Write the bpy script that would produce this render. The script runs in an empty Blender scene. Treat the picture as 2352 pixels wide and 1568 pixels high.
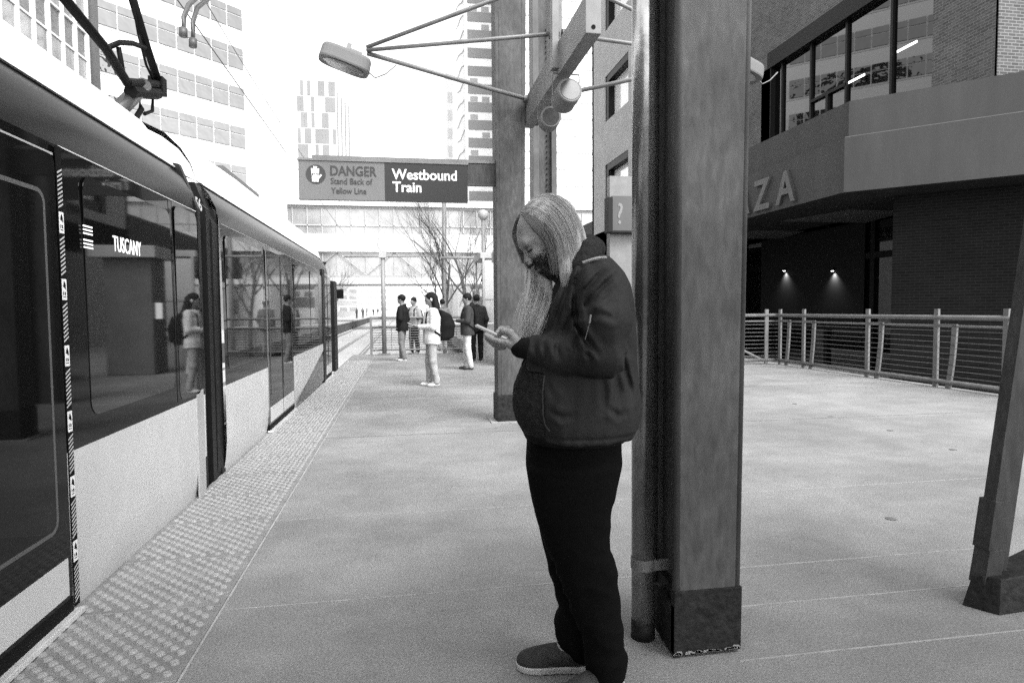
import bpy, bmesh, math, random
import numpy as np
from mathutils import Vector, Matrix
random.seed(7); rng = np.random.default_rng(7)
scene = bpy.context.scene
COL = scene.collection

# ------------------------------------------------------------------ camera
F_, CX, CY = 1467., 1176., 784.
YAW, TILT, ROLL = math.radians(9.71), math.radians(2.89), math.radians(0.45)
fwd = np.array([math.sin(YAW)*math.cos(TILT), math.cos(YAW)*math.cos(TILT), -math.sin(TILT)])
r0 = np.array([math.cos(YAW), -math.sin(YAW), 0.]); u0 = np.cross(r0, fwd)
RV = r0*math.cos(ROLL)-u0*math.sin(ROLL); UV = u0*math.cos(ROLL)+r0*math.sin(ROLL)
CAM = np.array([0., 0., 1.35])
cam = bpy.data.cameras.new('camera'); co = bpy.data.objects.new('camera', cam); COL.objects.link(co)
cam.sensor_width = 36; cam.lens = 36*F_/2352.; cam.clip_end = 3000; cam.clip_start = .05
co.matrix_world = Matrix(((RV[0], UV[0], -fwd[0], 0), (RV[1], UV[1], -fwd[1], 0), (RV[2], UV[2], -fwd[2], 1.35), (0, 0, 0, 1)))
scene.camera = co

# ------------------------------------------------------------------ world, sun, exposure
SUN_EL, SUN_AZ = math.radians(50), math.radians(150)
w = bpy.data.worlds.new('World'); scene.world = w; w.use_nodes = True
nt = w.node_tree; nt.nodes.clear()
sky = nt.nodes.new('ShaderNodeTexSky'); sky.sky_type = 'NISHITA'; sky.sun_disc = False
sky.sun_elevation = SUN_EL; sky.sun_rotation = SUN_AZ; sky.dust_density = 4.0; sky.air_density = 1.5; sky.altitude = 1000
bw = nt.nodes.new('ShaderNodeRGBToBW'); bg = nt.nodes.new('ShaderNodeBackground'); wo = nt.nodes.new('ShaderNodeOutputWorld')
bg.inputs[1].default_value = 0.15
nt.links.new(sky.outputs[0], bw.inputs[0]); nt.links.new(bw.outputs[0], bg.inputs[0]); nt.links.new(bg.outputs[0], wo.inputs[0])
sl = bpy.data.lights.new('sun', 'SUN'); sl.energy = 0.85; sl.angle = math.radians(30); sl.color = (1, 1, 1)
so = bpy.data.objects.new('sun', sl); COL.objects.link(so)
sd = Vector((math.sin(SUN_AZ)*math.cos(SUN_EL), math.cos(SUN_AZ)*math.cos(SUN_EL), math.sin(SUN_EL)))
so.rotation_euler = (-sd).to_track_quat('-Z', 'Y').to_euler(); so.location = (0, -5, 20)
scene.view_settings.view_transform = 'Standard'; scene.view_settings.look = 'None'
scene.view_settings.exposure = 2.15; scene.view_settings.gamma = 1
try:
    scene.cycles.use_denoising = False; scene.cycles.max_bounces = 6; scene.cycles.use_adaptive_sampling = False; scene.cycles.sample_clamp_indirect = 4; scene.cycles.blur_glossy = .5; scene.cycles.caustics_reflective = False; scene.cycles.caustics_refractive = False
except Exception: pass

# ------------------------------------------------------------------ picture -> place helpers (survey of real positions)
def ray(x, y): return fwd+RV*(x-CX)/F_-UV*(y-CY)/F_
def onZ(x, y, z=0.): d = ray(x, y); return CAM+d*((z-1.35)/d[2])
def onX(x, y, X): d = ray(x, y); return CAM+d*(X/d[0])
def onY(x, y, Y): d = ray(x, y); return CAM+d*(Y/d[1])

# ------------------------------------------------------------------ materials
MATS = {}
def mat(name, v, rough=.7, var=0., scale=4., bump=0., bscale=60., metal=0., spec=.5, stretch=(1, 1, 1), coat=0., emit=0., detail=4):
    if name in MATS: return MATS[name]
    m = bpy.data.materials.new(name); m.use_nodes = True; t = m.node_tree; N = t.nodes; L = t.links
    b = N['Principled BSDF']; b.inputs['Roughness'].default_value = rough; b.inputs['Metallic'].default_value = metal
    b.inputs['Specular IOR Level'].default_value = spec; b.inputs['Coat Weight'].default_value = coat
    b.inputs['Base Color'].default_value = (v, v, v, 1)
    if emit: b.inputs['Emission Color'].default_value = (1, 1, 1, 1); b.inputs['Emission Strength'].default_value = emit
    if var or bump:
        g = N.new('ShaderNodeNewGeometry'); mp = N.new('ShaderNodeMapping'); mp.inputs['Scale'].default_value = stretch
        L.new(g.outputs['Position'], mp.inputs[0])
    if var:
        n = N.new('ShaderNodeTexNoise'); n.inputs['Scale'].default_value = scale; n.inputs['Detail'].default_value = detail+3; n.inputs['Roughness'].default_value = .62
        r = N.new('ShaderNodeMapRange'); r.inputs[1].default_value = .28; r.inputs[2].default_value = .72
        r.inputs[3].default_value = v*(1-var); r.inputs[4].default_value = v*(1+var)
        L.new(mp.outputs[0], n.inputs['Vector']); L.new(n.outputs[0], r.inputs[0]); L.new(r.outputs[0], b.inputs['Base Color'])
    if bump:
        n2 = N.new('ShaderNodeTexNoise'); n2.inputs['Scale'].default_value = bscale; n2.inputs['Detail'].default_value = detail
        bp = N.new('ShaderNodeBump'); bp.inputs['Strength'].default_value = bump; bp.inputs['Distance'].default_value = .01
        L.new(mp.outputs[0], n2.inputs['Vector']); L.new(n2.outputs[0], bp.inputs['Height']); L.new(bp.outputs[0], b.inputs['Normal'])
    MATS[name] = m; return m

def M_concrete():
    m = mat('concrete_floor', .208, .85, .10, 1.1, .25, 160., detail=6); t = m.node_tree; N = t.nodes; L = t.links; b = N['Principled BSDF']
    src = b.inputs['Base Color'].links[0].from_socket
    g = N.new('ShaderNodeNewGeometry')
    # fine speckle + elongated stains
    n = N.new('ShaderNodeTexNoise'); n.inputs['Scale'].default_value = 110; n.inputs['Detail'].default_value = 3; L.new(g.outputs[0], n.inputs['Vector'])
    r = N.new('ShaderNodeMapRange'); r.inputs[1].default_value = .3; r.inputs[2].default_value = .7; r.inputs[3].default_value = .70; r.inputs[4].default_value = 1.26
    L.new(n.outputs[0], r.inputs[0])
    mp = N.new('ShaderNodeMapping'); mp.inputs['Scale'].default_value = (1, 1.9, 1); mp.inputs['Rotation'].default_value = (0, 0, .25); L.new(g.outputs[0], mp.inputs[0])
    n3 = N.new('ShaderNodeTexNoise'); n3.inputs['Scale'].default_value = 2.2; n3.inputs['Detail'].default_value = 6; L.new(mp.outputs[0], n3.inputs['Vector'])
    r3 = N.new('ShaderNodeMapRange'); r3.inputs[1].default_value = .35; r3.inputs[2].default_value = .68; r3.inputs[3].default_value = .95; r3.inputs[4].default_value = 1.05
    L.new(n3.outputs[0], r3.inputs[0])
    n5 = N.new('ShaderNodeTexNoise'); n5.inputs['Scale'].default_value = 5.5; n5.inputs['Detail'].default_value = 9; n5.inputs['Roughness'].default_value = .75; L.new(g.outputs[0], n5.inputs['Vector'])
    r5 = N.new('ShaderNodeMapRange'); r5.inputs[1].default_value = .58; r5.inputs[2].default_value = .75; r5.inputs[3].default_value = 1; r5.inputs[4].default_value = 1.22; L.new(n5.outputs[0], r5.inputs[0])
    n6 = N.new('ShaderNodeTexNoise'); n6.inputs['Scale'].default_value = .55; n6.inputs['Detail'].default_value = 8; n6.inputs['Roughness'].default_value = .68; L.new(g.outputs[0], n6.inputs['Vector'])
    r6 = N.new('ShaderNodeMapRange'); r6.inputs[1].default_value = .35; r6.inputs[2].default_value = .62; r6.inputs[3].default_value = .76; r6.inputs[4].default_value = 1.08; L.new(n6.outputs[0], r6.inputs[0])
    # small dark spots (gum)
    vo = N.new('ShaderNodeTexVoronoi'); vo.inputs['Scale'].default_value = 1.3; L.new(g.outputs[0], vo.inputs['Vector'])
    r4 = N.new('ShaderNodeMapRange'); r4.inputs[1].default_value = .018; r4.inputs[2].default_value = .03; r4.inputs[3].default_value = .45; r4.inputs[4].default_value = 1; L.new(vo.outputs['Distance'], r4.inputs[0])
    v2 = N.new('ShaderNodeTexVoronoi'); v2.inputs['Scale'].default_value = 5.5; L.new(g.outputs[0], v2.inputs['Vector'])
    r7 = N.new('ShaderNodeMapRange'); r7.inputs[1].default_value = .03; r7.inputs[2].default_value = .055; r7.inputs[3].default_value = .62; r7.inputs[4].default_value = 1; L.new(v2.outputs['Distance'], r7.inputs[0])
    cur = src
    for k in (r.outputs[0], r3.outputs[0], r4.outputs[0], r5.outputs[0], r6.outputs[0], r7.outputs[0]):
        x = N.new('ShaderNodeMath'); x.operation = 'MULTIPLY'; L.new(cur, x.inputs[0]); L.new(k, x.inputs[1]); cur = x.outputs[0]
    L.new(cur, b.inputs['Base Color']); return m

def M_brick(name, v, mortar, sx=.21, sz=.075, axis='Y'):
    m = bpy.data.materials.new(name); m.use_nodes = True; t = m.node_tree; N = t.nodes; L = t.links; b = N['Principled BSDF']; b.inputs['Roughness'].default_value = .9
    g = N.new('ShaderNodeNewGeometry'); s = N.new('ShaderNodeSeparateXYZ'); L.new(g.outputs[0], s.inputs[0]); c = N.new('ShaderNodeCombineXYZ')
    if axis == 'D':
        a = N.new('ShaderNodeMath'); a.operation = 'SUBTRACT'; L.new(s.outputs[0], a.inputs[0]); L.new(s.outputs[1], a.inputs[1]); L.new(a.outputs[0], c.inputs[0])
    else: L.new(s.outputs['XY'.index(axis)], c.inputs[0])
    L.new(s.outputs[2], c.inputs[1])
    br = N.new('ShaderNodeTexBrick'); br.inputs['Scale'].default_value = 1; br.inputs['Brick Width'].default_value = sx*(1.41 if axis == 'D' else 1); br.inputs['Row Height'].default_value = sz
    br.inputs['Mortar Size'].default_value = .009; br.inputs['Color1'].default_value = (v*1.15,)*3+(1,); br.inputs['Color2'].default_value = (v*.75,)*3+(1,); br.inputs['Mortar'].default_value = (mortar,)*3+(1,)
    L.new(c.outputs[0], br.inputs['Vector'])
    n = N.new('ShaderNodeTexNoise'); n.inputs['Scale'].default_value = 1.4; n.inputs['Detail'].default_value = 6; L.new(g.outputs[0], n.inputs['Vector'])
    mx = N.new('ShaderNodeMix'); mx.data_type = 'RGBA'; mx.blend_type = 'MULTIPLY'; mx.inputs[0].default_value = .5
    L.new(br.outputs[0], mx.inputs[6]); L.new(n.outputs[0], mx.inputs[7]); L.new(mx.outputs[2], b.inputs['Base Color']); L.new(br.outputs['Fac'], b.inputs['Roughness'])
    b.inputs['Roughness'].default_value = .9; t.links.remove(b.inputs['Roughness'].links[0]); b.inputs['Specular IOR Level'].default_value = .1
    MATS[name] = m; return m

def M_steel(name, v, rough=.5, spangle=.25, metal=.0):
    m = mat(name, v, rough, .45, 3.2, .12, 25., metal, stretch=(1, 1, .6), detail=6, spec=.3); t = m.node_tree; N = t.nodes; L = t.links; b = N['Principled BSDF']
    src = b.inputs['Base Color'].links[0].from_socket; g = N.new('ShaderNodeNewGeometry')
    mp = N.new('ShaderNodeMapping'); mp.inputs['Scale'].default_value = (1, 1, .3); L.new(g.outputs[0], mp.inputs[0])
    n = N.new('ShaderNodeTexNoise'); n.inputs['Scale'].default_value = 34; n.inputs['Detail'].default_value = 7; n.inputs['Distortion'].default_value = .4; L.new(mp.outputs[0], n.inputs['Vector'])
    r = N.new('ShaderNodeMapRange'); r.inputs[1].default_value = .32; r.inputs[2].default_value = .7; r.inputs[3].default_value = 1-spangle; r.inputs[4].default_value = 1+spangle; L.new(n.outputs[0], r.inputs[0])
    n2 = N.new('ShaderNodeTexNoise'); n2.inputs['Scale'].default_value = 7; n2.inputs['Detail'].default_value = 6; n2.inputs['Roughness'].default_value=.7; L.new(g.outputs[0], n2.inputs['Vector'])
    r2 = N.new('ShaderNodeMapRange'); r2.inputs[1].default_value = .6; r2.inputs[2].default_value = .7; r2.inputs[3].default_value = 1; r2.inputs[4].default_value = 1+spangle*1.2; L.new(n2.outputs[0], r2.inputs[0])
    cur = src
    for k in (r.outputs[0], r2.outputs[0]):
        x = N.new('ShaderNodeMath'); x.operation = 'MULTIPLY'; L.new(cur, x.inputs[0]); L.new(k, x.inputs[1]); cur = x.outputs[0]
    L.new(cur, b.inputs['Base Color']); return m

concrete = M_concrete()
m_dome = mat('tactile_dome', .26, .8, .2, 8, .3, 200)
m_tact = mat('tactile_base', .18, .85, .25, 5, .4, 200)
m_asph = mat('street_surface', .34, .85, .15, .5, .2, 30)
m_rail = mat('rail_steel', .25, .3, metal=.6)
m_steel = M_steel('weathered_steel', .060, .6, .28)
m_steel2 = M_steel('grey_steel', .07, .45, .12)
m_steel3 = mat('painted_steel', .15, .45, .2, 6)
m_galv = M_steel('galvanised_pipe', .4, .22, .16, .85)
m_boot = mat('black_boot_paint', .012, .6, .95, 28, .5, 40, spec=.25)
m_chip = mat('chipped_paint', .26, .9, .3, 20)
m_pale = mat('pale_metal', .35, .45, .15, 5)
m_railing = mat('railing_paint', .13, .4, .2, 5, .1, 60)
m_black = mat('black_matte', .004, .7, spec=.1)
m_rub = mat('black_rubber', .005, .5, .2, 10, spec=.25)
m_glossblack = mat('train_black_gloss', .004, .05, spec=.16)
m_doorglass = mat('door_tinted_glass', .004, .03, spec=.22)
m_tglass = mat('train_window_glass', .006, .03, spec=.62)
m_tgrey = mat('train_grey_panel', .50, .32, .09, 2.5, spec=.4)
m_tcove = mat('train_dark_cove', .006, .25, .2, 1, spec=.04)
m_troof = mat('train_roof', .85, .33, .06, 2, spec=.6, metal=.15)
m_sill = mat('bright_sill', .7, .3, .2, 10, metal=.4)
m_white = mat('white_paint', .72, .5)
m_led = mat('led_text', .6, .5, emit=.3)
m_rubw = mat('label_white', .45, .5, .2, 30)

# ------------------------------------------------------------------ object helpers
def tag(o, label=None, cat=None, group=None, kind=None):
    if label: o['label'] = label
    if cat: o['category'] = cat
    if group: o['group'] = group
    if kind: o['kind'] = kind
    return o
def empty(name, loc, label, cat, group=None, kind=None, rz=0):
    o = bpy.data.objects.new(name, None); COL.objects.link(o); o.location = [float(c) for c in loc]; o.rotation_euler.z = rz
    return tag(o, label, cat, group, kind)
def mesh_obj(name, verts, faces, m, parent=None, smooth=False, local=False):
    me = bpy.data.meshes.new(name); v = np.asarray(verts, float)
    me.from_pydata([tuple(map(float, q)) for q in v], [], [tuple(map(int, f)) for f in faces]); me.update()
    if smooth: me.polygons.foreach_set('use_smooth', [True]*len(me.polygons))
    me.materials.append(m)
    o = bpy.data.objects.new(name, me); COL.objects.link(o)
    if parent is not None:
        o.parent = parent
        if not local:
            bpy_inv = world_matrix(parent).inverted(); me.transform(bpy_inv)
    return o
def world_matrix(o):
    M = Matrix.LocRotScale(o.location, o.rotation_euler, o.scale)
    return (world_matrix(o.parent) @ M) if o.parent else M

class MB:
    """collects shapes into ONE mesh"""
    def __init__(s): s.bm = bmesh.new()
    def hexa(s, p):
        v = [s.bm.verts.new(tuple(map(float, q))) for q in p]
        for f in ((0, 3, 2, 1), (4, 5, 6, 7), (0, 1, 5, 4), (1, 2, 6, 5), (2, 3, 7, 6), (3, 0, 4, 7)): s.bm.faces.new([v[i] for i in f])
        return s
    def box(s, x0, x1, y0, y1, z0, z1):
        return s.hexa([(x0, y0, z0), (x1, y0, z0), (x1, y1, z0), (x0, y1, z0), (x0, y0, z1), (x1, y0, z1), (x1, y1, z1), (x0, y1, z1)])
    def obox(s, c, ax, ay, az, hx, hy, hz):
        c, ax, ay, az = map(lambda q: np.array(q, float), (c, ax, ay, az)); P = []
        for kz in (-1, 1):
            for kx, ky in ((-1, -1), (1, -1), (1, 1), (-1, 1)): P.append(c+ax*hx*kx+ay*hy*ky+az*hz*kz)
        return s.hexa(P)
    def quad(s, p):
        s.bm.faces.new([s.bm.verts.new(tuple(map(float, q))) for q in p]); return s
    def tube(s, pts, r, n=10, cap=True, r2=None):
        pts = [np.array(p, float) for p in pts]; rings = []
        for i, p in enumerate(pts):
            a = pts[max(0, i-1)]; b = pts[min(len(pts)-1, i+1)]; d = b-a; d /= np.linalg.norm(d)+1e-9
            up = np.array([0, 0, 1.]) if abs(d[2]) < .95 else np.array([1., 0, 0]); e = np.cross(d, up); e /= np.linalg.norm(e); g = np.cross(e, d)
            rr = r[i] if hasattr(r, '__len__') else (r if r2 is None else r+(r2-r)*i/(len(pts)-1))
            rings.append([s.bm.verts.new(tuple(p+rr*(math.cos(2*math.pi*k/n)*e+math.sin(2*math.pi*k/n)*g))) for k in range(n)])
        for A, B in zip(rings, rings[1:]):
            for k in range(n): s.bm.faces.new((A[k], A[(k+1) % n], B[(k+1) % n], B[k]))
        if cap: s.bm.faces.new(rings[0][::-1]); s.bm.faces.new(rings[-1])
        return s
    def prism(s, outline, off):
        """outline: list of 3D points (planar), extruded by vector off"""
        off = np.array(off, float); A = [s.bm.verts.new(tuple(map(float, p))) for p in outline]; B = [s.bm.verts.new(tuple(np.array(p, float)+off)) for p in outline]
        s.bm.faces.new(A[::-1]); s.bm.faces.new(B); n = len(A)
        for k in range(n): s.bm.faces.new((A[k], A[(k+1) % n], B[(k+1) % n], B[k]))
        return s
    def build(s, name, m, parent=None, bevel=0., smooth=False, seg=2):
        if bevel: bmesh.ops.bevel(s.bm, geom=list(s.bm.edges), offset=bevel, segments=seg, affect='EDGES', profile=.7)
        bmesh.ops.recalc_face_normals(s.bm, faces=s.bm.faces)
        me = bpy.data.meshes.new(name); 
        if parent is not None: s.bm.transform(world_matrix(parent).inverted())
        s.bm.to_mesh(me); s.bm.free(); me.materials.append(m)
        if smooth:
            me.polygons.foreach_set('use_smooth', [True]*len(me.polygons))
        o = bpy.data.objects.new(name, me); COL.objects.link(o)
        if parent is not None: o.parent = parent
        return o
def build_each(mb, name, m, parent, limit=100):
    bm = mb.bm; bm.verts.ensure_lookup_table(); bm.verts.index_update(); seen = set(); isl = []
    for v in bm.verts:
        if v.index in seen: continue
        st = [v]; seen.add(v.index); cur = []
        while st:
            a = st.pop(); cur.append(a)
            for e in a.link_edges:
                o = e.other_vert(a)
                if o.index not in seen: seen.add(o.index); st.append(o)
        isl.append(cur)
    isl.sort(key=lambda c: sum((v.co-Vector((0, 0, 1.35))).length for v in c)/len(c))
    Mi = world_matrix(parent).inverted(); groups = [[c] for c in isl[:limit]]
    if len(isl) > limit: groups.append(isl[limit:])
    for gi, g in enumerate(groups):
        vs = [v for c in g for v in c]; ix = {v.index: i for i, v in enumerate(vs)}; fs = {f for v in vs for f in v.link_faces}
        me = bpy.data.meshes.new(name); me.from_pydata([tuple(Mi @ v.co) for v in vs], [], [tuple(ix[v.index] for v in f.verts) for f in fs]); me.materials.append(m)
        o = bpy.data.objects.new(name, me); COL.objects.link(o); o.parent = parent
        if gi == limit: o['kind'] = 'stuff'
    bm.free()
def text(name, body, size, origin, ax, az, m, parent, extrude=.002, bold=0., shear=0., width=1.):
    """flat lettering: origin = lower left, ax = writing direction, az = up"""
    cu = bpy.data.curves.new(name, 'FONT'); cu.body = body; cu.size = size; cu.extrude = extrude; cu.offset = bold; cu.shear = shear; cu.resolution_u = 3
    tmp = bpy.data.objects.new('tmp', cu); COL.objects.link(tmp); bpy.context.view_layer.update()
    me = bpy.data.meshes.new_from_object(tmp); COL.objects.unlink(tmp); bpy.data.objects.remove(tmp)
    ax = Vector(ax).normalized(); az = Vector(az).normalized(); ay = ax.cross(az)*-1
    Mx = Matrix(((ax.x*width, az.x, ay.x, origin[0]), (ax.y*width, az.y, ay.y, origin[1]), (ax.z*width, az.z, ay.z, origin[2]), (0, 0, 0, 1)))
    if parent is not None: Mx = world_matrix(parent).inverted() @ Mx
    me.transform(Mx); me.materials.clear(); me.materials.append(m)
    o = bpy.data.objects.new(name, me); COL.objects.link(o)
    if parent is not None: o.parent = parent
    return o
def copy_tree(o, parent=None):
    c = o.copy(); COL.objects.link(c)
    if parent is not None: c.parent = parent; c.matrix_parent_inverse = o.matrix_parent_inverse.copy()
    for ch in list(o.children): copy_tree(ch, c)
    return c

# ------------------------------------------------------------------ the setting
def struct(o): return tag(o, kind='structure')
struct(MB().box(-400, 400, -60, 900, -1.3, -.92).build('street', m_asph))
struct(MB().box(-1.50, 8.95, -12, 20.0, -.5, 0).build('platform', concrete))
struct(MB().box(8.95, 20, -12, 7.3, -.5, -.002).build('platform_plaza', concrete))
struct(MB().box(2.6, 8.95, 20.0, 60, -.5, -.004).build('pavement', concrete))
struct(MB().box(-.833, -.823, -6, 19.8, .001, .0045).build('platform_edge_line', mat('edge_line', .30, .8, .3, 10)))
# tactile strip with truncated domes
bm = MB(); bm.box(-1.497, -.835, -6, 19.8, .001, .006)
struct(bm.build('platform_edge_strip', m_tact))
V = []; Fc = []
r1, r2, hh = .0195, .0145, .008
ring = [(math.cos(a), math.sin(a)) for a in np.linspace(0, 2*math.pi, 10, endpoint=False)]
row = 0; y = .55
while y < 17.5:
    for k in range(11):
        x = -1.455+k*.0762+(.0381 if row % 2 else 0)
        if x > -.85: continue
        if (y % .61) < .022 or (y % .61) > .59: continue
        b = len(V)
        for c, s in ring: V.append((x+c*r1, y+s*r1, .0058))
        for c, s in ring: V.append((x+c*r2, y+s*r2, .006+hh))
        for q in range(10): Fc.append((b+q, b+(q+1) % 10, b+10+(q+1) % 10, b+10+q))
        Fc.append(tuple(b+10+q for q in range(10)))
    y += .0381; row += 1
tag(mesh_obj('tactile_domes', V, Fc, m_dome), kind='structure')
bm = MB()
yy = .0
while yy < 18:
    bm.box(-1.497, -.835, yy-.0035, yy+.0035, .004, .0085); yy += .61
struct(bm.build('strip_joints', m_dome))
# slab joints of the platform
m_joint = mat('joint_pale', .28, .9, .35, 15); m_jd = mat('joint_dark', .11, .9, .5, 6)
bm = MB(); bd = MB()
for Y, wd in ((3.01, .0035), (4.26, .003), (2.20, .004), (2.61, .004), (1.4, .004)):
    bm.box(-.82 if Y > 2.9 else 1.25, 8.9, Y-wd, Y+wd, -.002, .0022)
for Y in (6.95, 10.0, 13.2, 16.5): bd.box(-.82, 8.9, Y-.006, Y+.006, -.002, .0022)
struct(bm.build('platform_joint', m_joint)); struct(bd.build('platform_joint_dark', m_jd))
# tracks
bm = MB()
for X in (-3.55, -2.1, -7.0, -5.55):
    bm.box(X-.035, X+.035, -20, 300, -.93, -.895); 
struct(bm.build('rails', m_rail))
bm = MB()
for X in (-3.55, -2.1, -7.0, -5.55): bm.box(X-.16, X+.16, -20, 300, -.93, -.914)
struct(bm.build('track_bed', mat('track_bed_grey', .16, .9, .3, 3)))
# far platform on the other side
bm = MB(); bm.box(-13, -6.1, 30, 130, -.9, -.05); struct(bm.build('far_platform', mat('far_platform_side', .04, .8, .3, 2)))
struct(MB().box(-13, -6.05, 30, 130, -.046, 0.05).build('far_platform_top', m_asph))

# unseen canopy slab, added and cut back to shade the near platform
cn = empty('shade_canopy', (4, -2, 4.7), 'unseen flat canopy slab added overhead to shade the near platform', 'canopy')
MB().box(-1.2, 8.6, -11, -.3, 4.75, 4.95).build('roof', MATS['black_matte'] if False else mat('canopy_grey', .12, .7, .2, 1), cn)
# ------------------------------------------------------------------ the train
XT = -1.46
train = empty('light_rail_train', (-2.8, 8, -.9), 'articulated light rail train with black window band and pale roof, standing along the platform edge', 'train')
# body profile: side wall, cove, roof (X, z)
def sweep(name, prof, y0, y1, m, parent, n=2, taper=None, smooth=False):
    ys = np.linspace(y0, y1, n); V = []; Fc = []
    for y in ys:
        for X, z in prof:
            if taper: X, z = taper(X, z, y)
            V.append((X, y, z))
    k = len(prof)
    for i in range(n-1):
        for j in range(k-1): Fc.append((i*k+j, i*k+j+1, (i+1)*k+j+1, (i+1)*k+j))
    return mesh_obj(name, V, Fc, m, parent, smooth)
CAREND = [5.22, 16.6]
def nose(X, z, y):
    t = max(0, (y-13.0)/3.6); s = t*t*1.0
    return (X-.55*s*(1.0 if z > -1 else 0)-(.25*s if z > 2 else 0), z-(.35*s if z > 1.9 else 0), )
lower = [(-1.62, -.75), (-1.56, -.22), (-1.505, -.04), (-1.475, .12), (-1.462, .28), (XT, .735)]
band = [(XT, .735), (XT, 1.2), (XT-.004, 1.7), (XT-.01, 2.075)]
cove = [(XT-.012, 2.075), (XT-.035, 2.2), (XT-.085, 2.31), (XT-.15, 2.385)]
roof = [(XT-.14, 2.392), (XT-.15, 2.405), (XT-.20, 2.54), (XT-.28, 2.655), (XT-.40, 2.75), (XT-.58, 2.84), (XT-.95, 2.91), (XT-1.5, 2.92)]
roof2 = [(XT-.14, 2.392), (XT-.15, 2.405), (XT-.19, 2.56), (XT-.26, 2.70), (XT-.38, 2.84), (XT-.56, 2.94), (XT-.95, 3.0), (XT-1.5, 3.01)]
def mirror(p): return [(-2.8*2+0-X if False else (-5.6+2*(.0))-X+0, z) for X, z in p]
CXT = -2.8
def full(p): return p+[(2*CXT-X, z) for X, z in reversed(p)]
for (a, b, tp, nn) in ((-6, 5.06, None, 2), (5.62, 16.6, nose, 22)):
    sweep('side_panel', [(x+(.0), z) for x, z in lower], a, b, m_tgrey, train, nn, tp, True)
    sweep('window_band', band, a, b, m_glossblack, train, nn, tp, True)
    c_ = sweep('cove_panel', cove, a, b, m_tcove, train, nn, tp, True)
    rf_ = roof if a < 0 else roof2
    if a < 0: tp = lambda X, z, y: (X, z if y < 4.8 else z-(z-2.39)*min(1, (y-4.8)/.28)*.25)
    if a < 0: nn = 24
    else: tp = lambda X, z, y: (lambda q: (q[0], q[1]-((z-2.392)/.618*.09)*max(0, 1-(y-5.5)/2.0)))(nose(X, z, y))
    sweep('roof', rf_+[(2*CXT-X, z) for X, z in reversed(rf_)], a+(0 if a < 0 else -.09), b+(.02 if a < 0 else 0), m_troof, train, 120 if a < 0 else nn, tp, True)
    tp = None if a < 0 else nose; nn = 2 if a < 0 else nn
    sweep('far_side_panel', [(2*CXT-X, z) for X, z in lower+band+cove], a, b, m_tgrey, train, nn, tp, True)
# slanted roof end of the first car, drip rail
for (a, b, tp, nn) in ((-6, 5.0, None, 2), (5.62, 16.3, nose, 22)):
    P = [(XT-.146, 2.384), (XT-.135, 2.388), (XT-.139, 2.400), (XT-.15, 2.406)]
    sweep('drip_rail', P, a, b, m_sill, train, nn, tp)
    sweep('roof_shadow_gap', [(XT-.143, 2.376), (XT-.141, 2.382)], a, b, m_black, train, nn, tp)
# articulation bellows
bm = MB()
for k in range(5):
    y = 5.08+k*.12; bm.prism([(XT-.03-.06*(k % 2), y, -.6), (XT-.03-.06*(k % 2), y, 2.15), (XT-.2, y, 2.30), (-2.8, y, 2.36), (-4.14, y, 2.2), (-4.14, y, -.6)], (0, .10, 0))
bm.build('bellows', m_rub, train)
bm = MB(); bm.prism([(XT-.03, 5.02, -.05), (XT-.003, 5.02, .1), (XT-.001, 5.02, 2.1), (XT-.12, 5.02, 2.42), (XT-.3, 5.02, 2.45), (XT-.3, 5.02, -.05)], (0, .06, 0)); bm.build('end_frame', m_rub, train)
bm = MB(); bm.prism([(XT-.05, 5.44, -.05), (XT-.028, 5.44, .1), (XT-.02, 5.44, 2.05), (XT-.14, 5.44, 2.37), (XT-.30, 5.44, 2.37), (XT-.30, 5.44, -.05)], (0, .17, 0)); bm.build('end_frame', m_rub, train)
bm = MB(); R_ = roof+[(2*CXT-X, z) for X, z in reversed(roof)]; bm.prism([(X, 5.535, z-.01) for X, z in R_], (0, .02, 0)); bm.build('roof_end', m_troof, train)
bm = MB(); bm.box(XT-.01, XT+.002, 4.86, 5.02, .0, .78); bm.build('corner_panel', mat('corner_grey', .34, .5, .1, 3), train, .006)
# pane joints in the band
def slit(y0, y1, z0, z1, m=m_black, nm='panel_gap', d=.0025):
    MB().box(XT-.01, XT+d, y0, y1, z0, z1).build(nm, m, train)
# windows
def rrect(y0, y1, z0, z1, r, X, n=6):
    P = []
    for (cy, cz, a0) in ((y1-r, z1-r, 0), (y0+r, z1-r, 90), (y0+r, z0+r, 180), (y1-r, z0+r, 270)):
        for k in range(n+1):
            a = math.radians(a0+90*k/n); P.append((X, cy+r*math.cos(a), cz+r*math.sin(a)))
    return P
def window(y0, y1, z0=.86, z1=1.99, dx=.003):
    return MB().prism(rrect(y0, y1, z0, z1, .07, XT), (dx, 0, 0)).build('window', m_tglass, train)
window(3.30, 4.43); window(4.52, 4.98, .76, 2.05, .002); window(5.72, 7.15); window(9.15, 10.6); window(10.72, 12.2)
window(.2, 1.2)
# destination display behind the glass, above the window
wl = onX(258, 572, XT); wr = onX(322, 578, XT)
text('destination_text', 'TUSCANY', .115, (XT+.0045, wl[1], 1.665), (0, 1, 0), (0, 0, 1), m_led, train, .0005, 0., 0., (wr[1]-wl[1])/.52)
bm = MB()
for z in (1.655, 1.672, 1.689, 1.72, 1.737, 1.754): bm.box(XT+.003, XT+.0045, 3.285, 3.375, z-.0035, z+.0035)
bm.build('route_symbol', m_led, train)
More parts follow.
